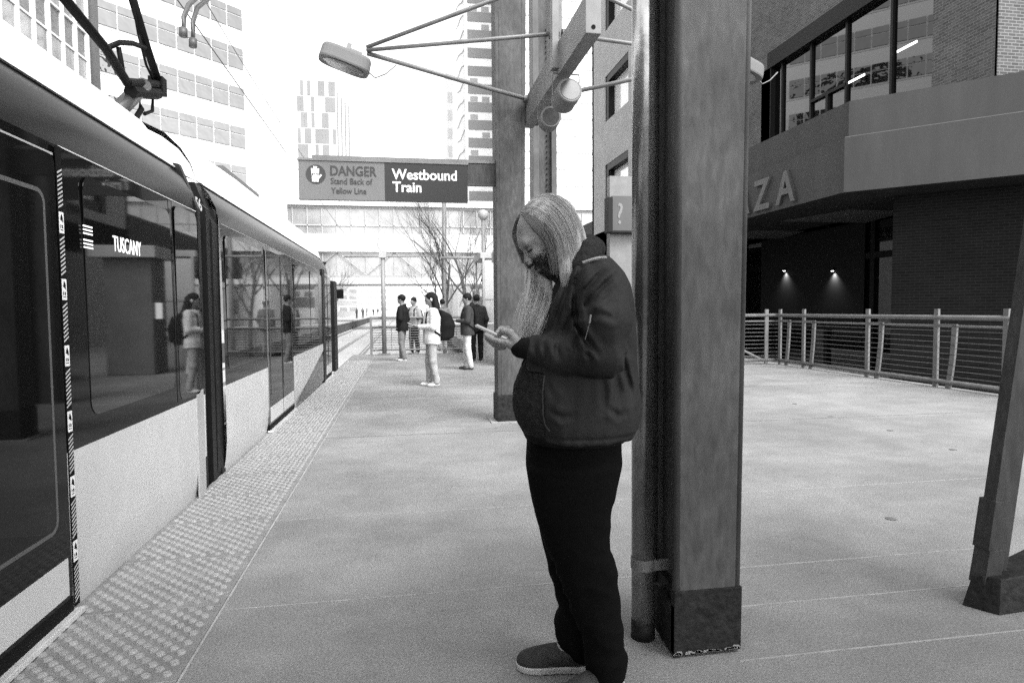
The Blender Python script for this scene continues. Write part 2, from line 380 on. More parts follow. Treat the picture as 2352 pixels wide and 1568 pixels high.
# doors
def door(y0, y1, near):
    d = MB().prism(rrect(y0, y1, .10, 2.02, .04, XT), (.006, 0, 0)).build('door', m_glossblack, train)
    ym = (y0+y1)/2
    pan = MB()
    for a, b in ((y0+.03, ym-.012), (ym+.012, y1-.03)):
        pan.prism(rrect(a, b, .12, .285, .004, XT+.006), (.002, 0, 0))
    pan.build('kick_panel', m_tgrey, d)
    gl = MB()
    for a, b in ((y0+.09, ym-.05), (ym+.05, y1-.09)): gl.prism(rrect(a, b, .42, 1.86, .06, XT+.006), (.002, 0, 0))
    gl.build('door_glass', m_doorglass, d)
    fr = MB()
    for a, b in ((y0+.09, ym-.05), (ym+.05, y1-.09)):
        o = rrect(a, b, .42, 1.86, .06, XT+.008); i = rrect(a+.018, b-.018, .438, 1.842, .045, XT+.0085); n = len(o)
        for k in range(n): fr.quad([o[k], o[(k+1) % n], i[(k+1) % n], i[k]])
    fr.build('glass_seal', mat('seal_grey', .07, .4), d)
    MB().box(XT+.006, XT+.009, ym-.008, ym+.008, .1, 2.0).build('door_seal', m_rub, d)
    MB().box(XT-.02, XT+.035, y0-.02, y1+.04, .012, .036).build('door_sill', m_sill, d, .004)
    MB().box(XT-.03, XT+.004, y0-.01, y1+.01, .036, .10).build('threshold', m_black, d)
    return d
d1 = door(1.66, 3.05, True); d2 = door(7.34, 8.95, False); d3 = door(12.45, 13.6, False)
MB().box(XT, XT+.006, 7.326, 7.338, .1, 2.05).build('door_edge', m_steel3, train)
MB().box(XT, XT+.004, 8.955, 8.965, .1, 2.05).build('door_edge', m_steel3, train)
for a in (0,): pass
MB().box(XT-.02, XT+.012, 12.28, 12.62, .0, 2.12).build('door_post', m_rub, train); MB().box(XT-.10, XT-.02, 14.6, 15.2, .0, 2.0).build('door_post', m_rub, train)
# thin shut lines
MB().box(XT-.012, XT+.0015, -2, 3.05, 2.02, 2.03).build('panel_gap', m_pale, train)
MB().box(XT-.013, XT-.006, 3.12, 5.0, 2.073, 2.079).build('panel_gap', m_sill, train)
MB().box(XT-.014, XT-.006, 5.66, 12.1, 2.070, 2.074).build('panel_gap', m_rubw, train)
MB().box(XT, XT+.0018, 4.468, 4.475, .76, 2.07).build('panel_gap', m_rub, train)
# sloping dark skirt before the last door
MB().prism([(XT+.001, 9.1, .06), (XT+.001, 12.3, .06), (XT+.001, 12.3, .62)], (.003, 0, 0)).build('dark_livery', m_glossblack, train)
# warning tape at door edge
tp = MB().prism([(XT+.001, 3.068, .045), (XT+.001, 3.112, .045), (XT+.001, 3.112, 2.07), (XT+.001, 3.068, 2.07)], (.004, 0, 0)).build('warning_tape', m_black, train)
bs = MB(); bl = MB(); bi = MB(); z = .06
while z < 2.02:
    for k in range(9):
        zz = z+k*.0185; bs.quad([(XT+.0056, 3.07, zz), (XT+.0056, 3.11, zz+.020), (XT+.0056, 3.11, zz+.028), (XT+.0056, 3.07, zz+.008)])
    a = z+.185
    if a+.1 < 2.07:
        bl.quad([(XT+.0056, 3.07, a), (XT+.0056, 3.11, a), (XT+.0056, 3.11, a+.092), (XT+.0056, 3.07, a+.092)])
        bi.quad([(XT+.0062, 3.078, a+.012), (XT+.0062, 3.102, a+.012), (XT+.0062, 3.102, a+.016), (XT+.0062, 3.078, a+.016)])
        bi.quad([(XT+.0062, 3.078, a+.022), (XT+.0062, 3.084, a+.022), (XT+.0062, 3.084, a+.036), (XT+.0062, 3.078, a+.036)])
        bi.quad([(XT+.0062, 3.09, a+.022), (XT+.0062, 3.1, a+.022), (XT+.0062, 3.1, a+.036), (XT+.0062, 3.09, a+.036)])
        bi.quad([(XT+.0062, 3.078, a+.06), (XT+.0062, 3.104, a+.046), (XT+.0062, 3.1, a+.07), (XT+.0062, 3.09, a+.084)])
    z += .29
bs.build('tape_pattern', m_rubw, tp); build_each(bl, 'tape_label', m_white, tp); bi.build('tape_pictogram', m_black, tp)
# car number on the articulation frame
text('car_number', '56', .13, (XT+.003-.02, 5.06, 2.105), (.0, 1, 0), (-.12, 0, 1), m_rubw, train, .001, .002, 0, 1.05)
# round emblem reflection-like transfer on the window
bm = MB(); P0 = []
for k in range(20): a = 2*math.pi*k/20; P0.append((XT+.0032, 3.45+.04*math.cos(a), 1.84+.06*math.sin(a)))
# mirror
bm = MB().tube([(-1.75, 15.9, 1.75), (-1.5, 16.0, 1.78)], .02); bm.box(-1.56, -1.40, 15.94, 16.04, 1.64, 1.86); bm.build('wing_mirror', m_black, train, .012)
# front of the train
V = []; Fc = []
prof = lower+band+cove+roof; A = [nose(X, z, 16.6) for X, z in prof]; L_ = A+[(2*CXT-X, z) for X, z in reversed(A)]
Vn = [(X, 16.6, z) for X, z in L_]+[((X-CXT)*.6+CXT, 17.5, (z-1)*.75+.9) for X, z in L_]; n = len(L_)
Fn = [(i, (i+1) % n, n+(i+1) % n, n+i) for i in range(n)]+[tuple(range(n, 2*n))]
mesh_obj('cab_front', Vn, Fn, m_glossblack, train, True)
# pantograph
m_pan = mat('pantograph_black', .004, .6, .3, 10, spec=.1)
pg = MB(); K = onX(335, 205, -2.8)
a0 = onX(232, 292, -2.95); pg.tube([a0, K+np.array([0, -.05, .03])], [.085, .08], 14)
pan = pg.build('pantograph', mat('pantograph_tube', .07, .35, .2, 6, metal=.4), train, smooth=True)
pg = MB()
kl = onX(292, 190, -2.8); kr = onX(366, 195, -2.8)
pg.tube([kl, kr], .05, 10); pg.tube([onX(300, 210, -2.8), onX(360, 215, -2.8)], .07, 8); pg.box(kr[0]-.1, kr[0]+.06, kr[1]-.07, kr[1]+.07, kr[2]-.12, kr[2]+.08)
pg.tube([onX(318, 222, -2.8), onX(325, 250, -2.8), onX(300, 292, -2.8)], .03); pg.tube([onX(352, 200, -2.8), onX(350, 255, -2.8), onX(332, 262, -2.8)], .02)
pg.build('knuckle', m_pan, pan, smooth=False)
pg = MB()
tl = onX(60, -110, -2.8); tr = onX(270, -120, -2.8); ml = onX(243, 112, -2.8); mr = onX(338, 112, -2.8)
pg.tube([kl, ml, tl], .045, 10); pg.tube([kr, mr, tr], .045, 10)
pg.tube([ml, onX(275, 98, -2.8), onX(305, 100, -2.8), mr], .028, 8); pg.tube([onX(272, 108, -2.8), onX(282, 165, -2.8), onX(292, 190, -2.8)], .026, 8)
pg.tube([onX(332, 98, -2.8), onX(318, 80, -2.8), onX(294, -60, -2.8)], .015, 6); pg.tube([onX(355, 190, -2.8), onX(336, 150, -2.8), onX(318, 80, -2.8)], .015, 6)
pg.build('upper_arm', m_pan, pan, smooth=True)
pg = MB().box(-3.6, -2.0, tl[1]-.2, tl[1]-.12, tl[2]+.0, tl[2]+.05).box(-3.6, -2.0, tl[1]+.12, tl[1]+.2, tl[2]+.0, tl[2]+.05); pg.build('collector_head', m_pan, pan)

# ------------------------------------------------------------------ overhead wires
def wire(name, pts, r, label, m=m_black):
    return tag(MB().tube(pts, r, 6).build(name, m), label, 'wire')
m_wire = mat('wire_grey', .06, .5)
wire('contact_wire', [(-2.75, 2, 5.35), (-2.75, 9, 5.30), (-2.85, 30, 5.25), (-2.75, 75, 5.4)], .009, 'straight thin overhead wire running above the train towards the glass office block', m_wire)
def sag(a, b, n, s): return [np.array(a)*(1-t)+np.array(b)*t-np.array([0, 0, s*4*t*(1-t)]) for t in np.linspace(0, 1, n)]
wire('messenger_wire', sag((-3.05, 3, 6.8), (-2.8, 36, 6.9), 14, .8), .007, 'sagging upper overhead wire above the pantograph', m_wire)
bm = MB(); hk = [onX(472, -25, -2.6), onX(440, 5, -2.6), onX(424, 40, -2.6), onX(420, 80, -2.6)]
for dx in (0, 22):
    bm.tube([onX(490+dx, -30+dx*.3, -2.6), onX(455+dx, -8+dx*.3, -2.6), onX(433+dx*.9, 12+dx*.3, -2.6), onX(422+dx*.95, 40+dx*.6, -2.6), onX(421+dx, 76+dx*1.1, -2.6)], .03, 8)
    bm.tube([onX(421+dx, 66+dx*1.1, -2.6), onX(421+dx, 84+dx*1.1, -2.6)], .05, 8)
tag(bm.build('wire_bracket', m_wire, smooth=True), 'pair of curved dark hooks holding the overhead wire at the top of the picture', 'bracket')
# ------------------------------------------------------------------ steel columns
def taper_col(mb, x0, x1, y0, y1, z0, z1, grow, lean=0):
    g = grow*(z1-z0); l = lean*(z1-z0)
    return mb.hexa([(x0, y0, z0), (x1, y0, z0), (x1, y1, z0), (x0, y1, z0), (x0-0*g+l, y0, z1), (x1+g+l, y0, z1), (x1+g+l, y1, z1), (x0+l, y1, z1)])
near = empty('steel_column', (1.12, 2.4, 0), 'big weathered steel column with black boot right behind the man looking at his phone', 'column')
X0, X1 = 1.015, 1.285; Ya, Yb = 2.265, 2.52; lean = .003
b_ = MB(); taper_col(b_, X0+.012, X1-.012, Ya, Ya+.02, .20, 6, .011); face_ = b_.build('front_flange', m_steel, near, .004)
b_ = MB(); taper_col(b_, X0+.012, X1-.012, Yb-.02, Yb, .20, 6, .011); b_.build('rear_flange', m_steel, near, .004)
b_ = MB(); taper_col(b_, X0+.05, X1-.03, Ya+.02, Yb-.02, .20, 6, .011); b_.build('web', m_steel2, near)
bm = MB()
for xx, s in ((X0+.012, 1), (X1-.012, 1)):
    g = .011*5.8 if xx > 1.1 else 0
    bm.tube([(xx, Ya+.014, .2), (xx+g, Ya+.014, 6)], .0165, 12); bm.tube([(xx, Yb-.014, .2), (xx+g, Yb-.014, 6)], .0165, 12)
bm.build('edge_roll', m_steel2, near, smooth=True)
b_ = MB(); taper_col(b_, X0-.004, X1+.004, Ya-.006, Ya+.03, .012, .262, .011); taper_col(b_, X0+.02, X1-.0, Ya+.03, Yb, .03, .255, .011); b_.build('boot', m_boot, near, .004)
bm = MB()
for k in range(38):
    x = random.uniform(X0, X1); w_ = random.uniform(.004, .018); h_ = random.uniform(.003, .009); zb = .014+abs(random.gauss(0, .004))
    bm.quad([(x-w_, Ya-.0085, zb), (x+w_, Ya-.0085, zb+random.uniform(-.003, .003)), (x+w_*.6, Ya-.0085, zb+h_), (x-w_*.7, Ya-.0085, zb+h_*1.2)])
for k in range(0):
    x = min(X1-.006, max(X0+.02, random.gauss(X1-.07, .03))); zb = random.uniform(.1, .24); w_ = random.uniform(.001, .004); h_ = random.uniform(.002, .009)
    bm.quad([(x-w_, Ya-.0085, zb), (x+w_*.7, Ya-.0085, zb), (x+w_, Ya-.0085, zb+h_), (x-w_*.5, Ya-.0085, zb+h_)])
bm.build('chipped_paint', m_chip, near)
bm = MB().prism([(X0-.004, Ya-.004, 0.003), (X0-.004, Yb-.05, .03), (X0-.004, Yb-.05, .2), (X0-.004, Ya-.004, .2)], (.016, 0, 0)); bm.build('base_plate', m_boot, near)
MB().box(X0+.03, X1-.03, Ya+.03, Yb-.03, -.002, .03).build('foot', m_boot, near)
# drain pipe beside it
pipe = empty('drain_pipe', (.945, 2.43, 0), 'shiny round metal pipe running up beside the big column behind the man', 'pipe')
pc = (.955, 2.44)
MB().tube([(pc[0], pc[1], .012), (pc[0]-.006, pc[1], 6)], .047, 28).build('pipe_tube', m_galv, pipe, smooth=True)
MB().tube([(pc[0], pc[1], .29), (pc[0], pc[1], .335)], .0505, 28).box(pc[0]+.03, pc[0]+.095, pc[1]-.045, pc[1]-.030, .292, .333).tube([(pc[0]+.06, pc[1]-.06, .31), (pc[0]+.06, pc[1]-.02, .31)], .007, 6).build('clamp', m_steel3, pipe)
MB().tube([(pc[0], pc[1], .0), (pc[0], pc[1], .075)], .0485, 28).build('base_paint', m_boot, pipe, smooth=True)
# column 2
c2 = empty('steel_column', (1.27, 7.6, 0), 'weathered steel column in front of the man holding the hanging platform sign', 'column')
b_ = MB(); taper_col(b_, 1.15, 1.40, 7.50, 7.53, .32, 9, .006); taper_col(b_, 1.11, 1.15, 7.50, 7.80, .33, 9, .0); taper_col(b_, 1.40, 1.425, 7.5, 7.8, .33, 9, .006, .006); b_.build('flange', m_steel, c2, .006)
b_ = MB(); taper_col(b_, 1.15, 1.40, 7.53, 7.8, .32, 9, .006); b_.build('web', m_steel2, c2)
MB().box(1.095, 1.43, 7.485, 7.815, .01, .33).build('boot', m_boot, c2, .01)
MB().box(1.02, 1.47, 7.44, 7.86, .0, .012).build('base_plate', m_chip, c2)
# column 3 (upper part seen behind the beam)
c3 = empty('steel_column', (2.1, 10.4, 0), 'riveted steel column furthest from the train, seen above the man behind the lamps', 'column')
x0 = onY(1224, 300, 10.4)[0]; x1 = onY(1279, 300, 10.4)[0]
MB().box(x0, x0+.1, 10.4, 10.7, 0, 11).box(x1-.09, x1, 10.4, 10.7, 0, 11).build('flange', m_steel2, c3, .01)
MB().box(x0+.1, x1-.09, 10.5, 10.6, 0, 11).build('web', m_steel, c3)
bm = MB()
for z in np.arange(2.6, 6, .09): bm.tube([(x0+.25, 10.46, z), (x0+.25, 10.49, z)], .014, 6)
bm.build('rivets', m_boot, c3)
# inclined strut at the right
m_strut = M_steel('strut_steel', .035, .6, .3)
st = empty('inclined_strut', (2.62, 2.45, 0), 'dark leaning steel leg with a bolted foot at the right edge', 'strut')
def lean_box(mb, x0, x1, y0, y1, z0, z1, s): return mb.hexa([(x0+s*z0, y0, z0), (x1+s*z0, y0, z0), (x1+s*z0, y1, z0), (x0+s*z0, y1, z0), (x0+s*z1, y0, z1), (x1+s*z1, y0, z1), (x1+s*z1, y1, z1), (x0+s*z1, y1, z1)])
b_ = MB(); lean_box(b_, 2.525, 2.545, 2.40, 2.46, .13, 4, .133); lean_box(b_, 2.545, 2.66, 2.42, 2.455, .10, 4, .133); b_.build('leg_flange', m_strut, st)
b_ = MB(); lean_box(b_, 2.515, 2.60, 2.39, 2.47, .10, .26, .16); lean_box(b_, 2.515, 2.57, 2.392, 2.475, .26, .48, .138); b_.build('splice_plate', m_strut, st, .003)
b_ = MB().hexa([(2.47, 2.44, .0), (2.545, 2.325, .0), (3.0, 2.36, .0), (3.0, 2.6, .0), (2.52, 2.44, .14), (2.57, 2.345, .15), (3.0, 2.37, .17), (3.0, 2.6, .17)]); b_.build('foot', m_boot, st, .006)
# beam over the platform
bY0, bY1 = 5.02, 7.72
beam = empty('overhead_beam', (1.6, 6.4, 3.6), 'square steel beam end hanging over the platform above the man carrying the lamp rods', 'beam')
pA = onY(1345, 76, bY0); pB = onY(1381, 76, bY0)
MB().box(pA[0], pB[0], bY0, bY1, pA[2], pA[2]+.30).build('box_section', m_steel3, beam, .006)
MB().tube([((pA[0]+pB[0])/2, bY0-.004, pA[2]+.05), ((pA[0]+pB[0])/2, bY0+.002, pA[2]+.05)], .018, 12).build('hole', m_black, beam)
MB().box(1.36, pB[0]+.05, bY1-.2, bY1-.04, pA[2]+.02, pA[2]+.16).build('bracket', m_steel2, beam, .006)
MB().box(pA[0]-.06, pA[0], 5.9, 6.0, pA[2]+.05, pA[2]+.8).build('rod_post', m_steel3, beam)
MB().box(pA[0]+.02, pB[0]-.02, 6.2, 6.5, pA[2]+.3, 7.5).build('hanger', m_steel3, beam)
# lamp
def lamp(sgn, Lc, label):
    hd = empty('overhead_lamp', Lc, label, 'lamp')
    Lc = np.array(Lc); d = np.array([sgn*-1., .0, 0]); 
    B1 = np.array([pA[0], 6.1, 3.98]); B2 = np.array([pA[0], 7.4, 3.78]); B3 = np.array([pA[0]-.03, 6.0, 4.45])
    if sgn > 0: B1[0] = B2[0] = B3[0] = pB[0]
    H = Lc+np.array([-sgn*.22, 0, .12])
    bm = MB(); bm.tube([H+np.array([0, 0, .03]), B3], .02, 10); bm.tube([H, B1], .02, 10); bm.tube([H+np.array([0, .03, -.02]), H*.5+B2*.5+np.array([0, 0, -.02]), B2], .024, 10)
    bm.build('support_rod', m_steel3, hd, smooth=True)
    MB().tube([B1+np.array([-.05, 0, 0]), B1+np.array([.05, 0, 0])], .05, 10).tube([B2+np.array([-.05, 0, 0]), B2+np.array([.05, 0, 0])], .045, 10).build('rod_clamp', m_steel2, hd, smooth=False)
    # head: flattened oval housing, tilted
    prof = [(-1, .02), (-.96, .35), (-.8, .62), (-.45, .9), (0, 1), (.45, .92), (.8, .66), (.96, .38), (1, .02)]
    ax = np.array([.86, .18, -.24]); ax[0] *= 1; ax /= np.linalg.norm(ax); ay = np.cross([0, 0, 1.], ax); ay /= np.linalg.norm(ay); az = np.cross(ax, ay)
    V = []; Fc = []; n = 28
    lv = [(-.060, .90), (-.065, .97), (-.05, 1.0), (.05, .975), (.075, .93), (.088, .72), (.094, .35)]
    for (h, sc) in lv:
        for k in range(n):
            a = 2*math.pi*k/n; c = math.copysign(abs(math.cos(a))**.55, math.cos(a)); s_ = math.copysign(abs(math.sin(a))**.55, math.sin(a))
            V.append(Lc+ax*.26*sc*c+ay*.15*sc*s_+az*h)
    for i in range(len(lv)-1):
        for k in range(n): Fc.append((i*n+k, i*n+(k+1) % n, (i+1)*n+(k+1) % n, (i+1)*n+k))
    Fc.append(tuple((len(lv)-1)*n+k for k in range(n))); Fc.append(tuple(range(n))[::-1])
    mesh_obj('housing', V, Fc, mat('lamp_grey', .13, .6, .1, 5, spec=.2), hd, False)
    V = [Lc+ax*.21*math.cos(a)+ay*.11*math.sin(a)-az*.066 for a in np.linspace(0, 2*math.pi, 24, endpoint=False)]; V2 = [v-az*.03+(Lc-v)*.2 for v in V]
    mesh_obj('lens', V+V2, [(k, (k+1) % 24, 24+(k+1) % 24, 24+k) for k in range(24)]+[tuple(range(24, 48))], mat('lamp_lens', .2, .15, .3, 30, spec=.8), hd, False)
    MB().obox(Lc+az*.1+ax*.08, ax, ay, az, .06, .04, .035).obox(Lc+az*.15-ax*.0, ax, ay, az, .022, .022, .035).build('photocell', m_steel3, hd, .004)
    MB().tube([Lc+ax*.24-az*.02, Lc+ax*.33-az*.05, Lc+ax*.42+az*.03, Lc+ax*.5+az*.16], .007, 6).build('cable', m_steel3, hd, smooth=True)
lamp(-1, onY(793, 140, 6.9), 'oval street lamp head on three thin rods reaching over the train side')
lamp(1, (3.75, 6.7, 4.0), 'pale lamp head partly hidden by the big column in front of the brick wall')
def drum(c, r, d, label):
    o = empty('spotlight', c, label, 'spotlight', 'drum spotlights under the beam'); m_dr = mat('drum_grey', .15, .6, .15, 8, spec=.2); c = np.array(c); d = np.array(d, float); d /= np.linalg.norm(d)
    MB().tube([c-d*.11, c-d*.105, c+d*.12, c+d*.13], [r*.9, r, r, r*.93], 26).build('housing', m_dr, o, smooth=False)
    MB().tube([c+d*.131, c+d*.134], r*.8, 24).build('glass', mat('drum_glass', .05, .25, .3, 25), o)
    s = np.cross(d, [0, 0, 1.]); s /= np.linalg.norm(s); top = c+np.array([0, 0, r+.09])
    MB().tube([c+s*(r+.012), c+s*(r+.012)+np.array([0, 0, r+.09]), c-s*(r+.012)+np.array([0, 0, r+.09]), c-s*(r+.012)], .009, 6).build('yoke', m_steel3, o)
drum(onY(1300, 222, 5.95), .118, (.05, -.95, .15), 'upper grey drum spotlight hanging under the beam')
drum(onY(1262, 275, 6.5), .105, (-.1, -.9, -.05), 'lower pale drum spotlight with a round glass under the beam')

# ------------------------------------------------------------------ platform sign
sg = empty('platform_sign', (.2, 7.62, 2.7), 'hanging platform sign reading danger on the left and westbound train on the right', 'sign')
s0 = onY(685, 366, 7.62); s1 = onY(1073, 370, 7.62); sz0 = onY(685, 458, 7.62)[2]; sz1 = s0[2]; sm = onY(883, 370, 7.62)[0]
MB().box(s0[0], sm, 7.60, 7.66, sz0, sz1-.012).build('danger_panel', mat('sign_grey', .13, .5, .08, 3), sg)
MB().box(sm, s1[0], 7.598, 7.66, sz0, sz1-.012).build('direction_panel', mat('sign_black', .008, .4, .3, 2), sg)
MB().box(s0[0]-.01, s1[0]+.01, 7.585, 7.68, sz1-.012, sz1+.012).box(s0[0]+.15, 1.12, 7.60, 7.67, sz1+.014, sz1+.05).build('top_frame', m_steel3, sg)
MB().box(s1[0]-.1, 1.14, 7.61, 7.67, sz1-.22, sz1+.008).build('arm', m_steel, sg)
MB().box(s1[0], 1.12, 7.604, 7.675, sz1-.245, sz1-.222).build('arm_flange', m_steel2, sg)
wd = s1[0]-s0[0]; hS = sz1-sz0
def stext(nm, b, px, py, size, m, bold=0, wid=1.): p = onY(px, py, 7.59); text(nm, b, size, (p[0], 7.594, p[2]), (1, 0, 0), (0, 0, 1), m, sg, .001, bold, 0, wid)
m_tdark = mat('letter_dark', .03, .6); m_tl = mat('letter_light', .75, .5)
stext('danger_text', 'DANGER', 757, 402, .155, m_tdark, .002, .83)
stext('small_text', 'Stand Back of', 759, 422, .098, m_tdark, 0.0005, .86); stext('small_text', 'Yellow Line', 761, 444, .098, m_tdark, .0005, .84)
stext('large_text', 'Westbound', 901, 411, .165, m_tl, .0035, .95); stext('large_text', 'Train', 902, 440, .165, m_tl, .0035, .95)
pc0 = onY(725, 400, 7.59); bm = MB()
n = 28; P = [(pc0[0]+.108*math.cos(2*math.pi*k/n), 7.598, pc0[2]+.108*math.sin(2*math.pi*k/n)) for k in range(n)]; bm.prism(P, (0, -.003, 0)); bm.build('round_symbol', m_tdark, sg)
bm = MB()
def hbar(x0, z0, x1, z1, r): bm.obox(((x0+x1)/2+pc0[0], 7.592, (z0+z1)/2+pc0[2]), ((x1-x0), 0, (z1-z0)) if False else tuple(np.array([x1-x0, 0, z1-z0])/math.hypot(x1-x0, z1-z0)), (0, 1, 0), tuple(np.array([-(z1-z0), 0, x1-x0])/math.hypot(x1-x0, z1-z0)), math.hypot(x1-x0, z1-z0)/2, .002, r)
hbar(-.005, -.085, -.005, .01, .036); hbar(-.036, -.02, -.042, .065, .0085); hbar(-.016, .0, -.016, .09, .0085); hbar(.006, .0, .008, .088, .0085); hbar(.026, -.01, .031, .066, .0085); hbar(.026, -.05, .062, -.005, .009)
bm.build('hand_symbol', m_tl, sg)

# ------------------------------------------------------------------ right-hand building
bld = empty('plaza_building', (14, 20, 0), 'brick office building with a concrete band above a dark entrance, at the right', 'building')
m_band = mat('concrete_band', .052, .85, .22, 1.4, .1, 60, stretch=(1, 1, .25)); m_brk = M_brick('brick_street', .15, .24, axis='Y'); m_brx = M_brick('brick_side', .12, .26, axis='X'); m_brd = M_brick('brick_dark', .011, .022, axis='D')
m_dframe = mat('dark_frame', .006, .5, spec=.2); m_dglass = mat('dark_glass', .012, .02, spec=1.2)
XB, YC = 11.0, 14.6; q = 14.0
def poly_strip(path, z0, z1, th, m, nm, parent, zin=0):
    """vertical wall following a plan path, thickness th to the right side"""
    bm = MB(); P = [np.array(p, float) for p in path]; O = []
    for i, p in enumerate(P):
        ns = []
        for a, b in ((i-1, i), (i, i+1)):
            if 0 <= a and b < len(P): d = P[b]-P[a]; d /= np.linalg.norm(d); ns.append(np.array([-d[1], d[0]]))
        nn = sum(ns); nn /= np.linalg.norm(nn); k = 1/max(.3, float(nn@ns[0])); O.append(p+nn*th*k)
    for i in range(len(P)-1):
        a, b, c, d = P[i], P[i+1], O[i+1], O[i]
        bm.hexa([(*a, z0), (*b, z0), (*c, z0), (*d, z0), (*a, z1), (*b, z1), (*c, z1), (*d, z1)])
    bmesh.ops.remove_doubles(bm.bm, verts=bm.bm.verts, dist=1e-4)
    return bm.build(nm, m, parent)
# plan (street side -> corner at 45 deg)
pth = [(XB, 60), (XB, YC), (XB+q, YC-q)]
pth2 = [(XB+.16, 60), (XB+.16, YC+.07), (XB+.16+q, YC+.07-q)]
poly_strip(pth, 4.22, 5.58, .35, m_band, 'fascia', bld); poly_strip(pth2, 5.583, 6.50, .35, m_band, 'parapet', bld)
poly_strip([(XB+.01, 15.3), (XB+.01, YC), (XB+q, YC-q+.01)][1:], 5.578, 5.595, .14, m_railing, 'ledge', bld)
poly_strip([(XB+.3, 60), (XB+.3, YC+.1), (XB+.3+q, YC+.1-q)], 6.30, 6.40, 4, m_band, 'canopy_top', bld)
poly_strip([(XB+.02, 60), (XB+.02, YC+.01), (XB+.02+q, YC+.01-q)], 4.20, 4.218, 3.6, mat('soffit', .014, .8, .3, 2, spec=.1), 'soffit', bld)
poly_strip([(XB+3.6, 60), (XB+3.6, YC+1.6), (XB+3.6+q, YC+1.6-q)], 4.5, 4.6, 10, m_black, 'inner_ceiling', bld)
bm = MB()
for k in range(5):
    y = 17+k*5; bm.prism([(13.0, y, 4.19), (15.0, y, 4.19), (15.6, y+2.6, 4.19), (12.4, y+2.6, 4.19)], (0, 0, .006))
build_each(bm, 'soffit_light_panel', mat('coffer', .03, .8), bld)
# street wall with window openings: build as boxes around the openings
XW = 14.0
WY0, WY1 = 15.2, 22.85
bm = MB()
bm.box(XW, XW+.5, WY1, 37.0, 6.3, 11.0); bm.box(XW, XW+.5, 13.3, WY0, 6.3, 11.0); bm.box(XW, XW+.5, 13.3, 37.0, 11.0, 30); bm.build('brick_wall', m_brk, bld)
bm = MB(); bm.box(XW+.0, 26, 13.28, 13.35, 6.3, 30); bm.build('side_wall', m_brx, bld)
fr = MB(); fr.box(XW-.04, XW+.3, WY0-.05, WY1+.15, 10.45, 11.05)
fr.box(XW+.0, XW+.3, WY1-.05, WY1+.6, 6.3, 10.5)
for y in (onX(1797, 200, 14.15)[1], onX(1863, 200, 14.15)[1], onX(1944, 200, 14.15)[1], onX(2047, 200, 14.15)[1], WY0+.03): fr.box(XW+.12, XW+.24, y-.045, y+.05, 6.3, 10.5)
y1 = onX(1944, 200, 14.15)[1]; y2 = onX(1863, 200, 14.15)[1]
fr.box(XW+.1, XW+.2, y1, y2, 8.42, 8.52); fr.box(XW+.1, XW+.2, (y1+y2)/2-.06, (y1+y2)/2+.06, 6.3, 8.42)
fr.build('window_frame', m_dframe, bld)
MB().box(XW+.2, XW+.22, WY0, WY1, 6.3, 10.5).build('window_glass', mat('upper_glass', .10, .015, metal=1.), bld)
for (px, py) in ((1985, 172), (2105, 96)):
    p = onX(px, py, XW+.19); MB().box(XW+.185, XW+.197, p[1]-.02, p[1]+.7, p[2]-.03, p[2]+.03).build('strip_light', mat('strip_light', .8, .5, emit=.9), bld)
# dark window on the side face
MB().box(15.45, 18, 13.2, 13.26, 6.4, 14).build('side_window', m_dframe, bld)
# light concrete wing further along the street
m_wing = mat('pale_concrete_wing', .36, .85, .12, 1.0, .05, 40)
bm = MB(); YW0, YW1 = 29.2, 36.2
zs = [(6.0, 9.1), (11.4, 13.8), (16.2, 18.6), (21, 23.4)]
bm.box(XB, XB+.5, 33.85, YW1, -1, 40); bm.box(XB, XB+.5, YW0, 30.2, -1, 40); z = -1
for a, b in zs: bm.box(XB, XB+.5, 30.2, 33.85, z, a); z = b
bm.box(XB, XB+.5, 30.2, 33.85, z, 40); bm.box(XB, 30, YW1-.3, YW1+.01, -1, 40)
bm.build('wing_wall', m_wing, bld)
bm = MB()
for a, b in zs: bm.box(XB+.4, XB+.45, 30.2, 33.85, a, b)
build_each(bm, 'window_pane', mat('bright_glass', .75, .08, spec=1), bld)
bm = MB()
for a, b in zs: bm.box(XB+.06, XB+.4, 33.4, 33.85, a, b); bm.box(XB+.02, XB+.4, 30.2, 33.4, b-.35, b)
bm.build('wing_window_frame', m_dframe, bld)
# recessed entrance: dark glass wall and brick pier
MB().box(17.4, 17.6, 13, 45, -4, 4.5).build('lobby_back_wall', m_black, bld)
bm = MB()
for y in (13.6, 15.6, 17.6, 19.6, 22, 25, 28): bm.box(15.9, 16.05, y-.1, y+.1, -4, 4.5)
bm.box(15.88, 16.0, 13, 30, 3.0, 3.2); bm.build('lobby_frame', mat('lobby_frame', .004, .5, spec=.1), bld)
MB().box(16.0, 16.02, 13, 40, -4, 4.3).build('lobby_glass', mat('lobby_glass', .004, .05, spec=.8), bld)
A = np.array([12.55, 14.75]); D_ = np.array([1, -1])/math.sqrt(2)
B = A+D_*14
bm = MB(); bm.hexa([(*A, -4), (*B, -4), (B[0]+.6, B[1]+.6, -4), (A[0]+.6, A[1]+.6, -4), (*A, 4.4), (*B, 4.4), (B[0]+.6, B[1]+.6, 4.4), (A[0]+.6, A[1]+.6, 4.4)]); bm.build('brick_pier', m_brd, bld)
struct(MB().box(8.97, 24, -12+19.3, 60, -3.2, -3.1).build('lower_ground', mat('lower_ground', .05, .9, .3, 2)))
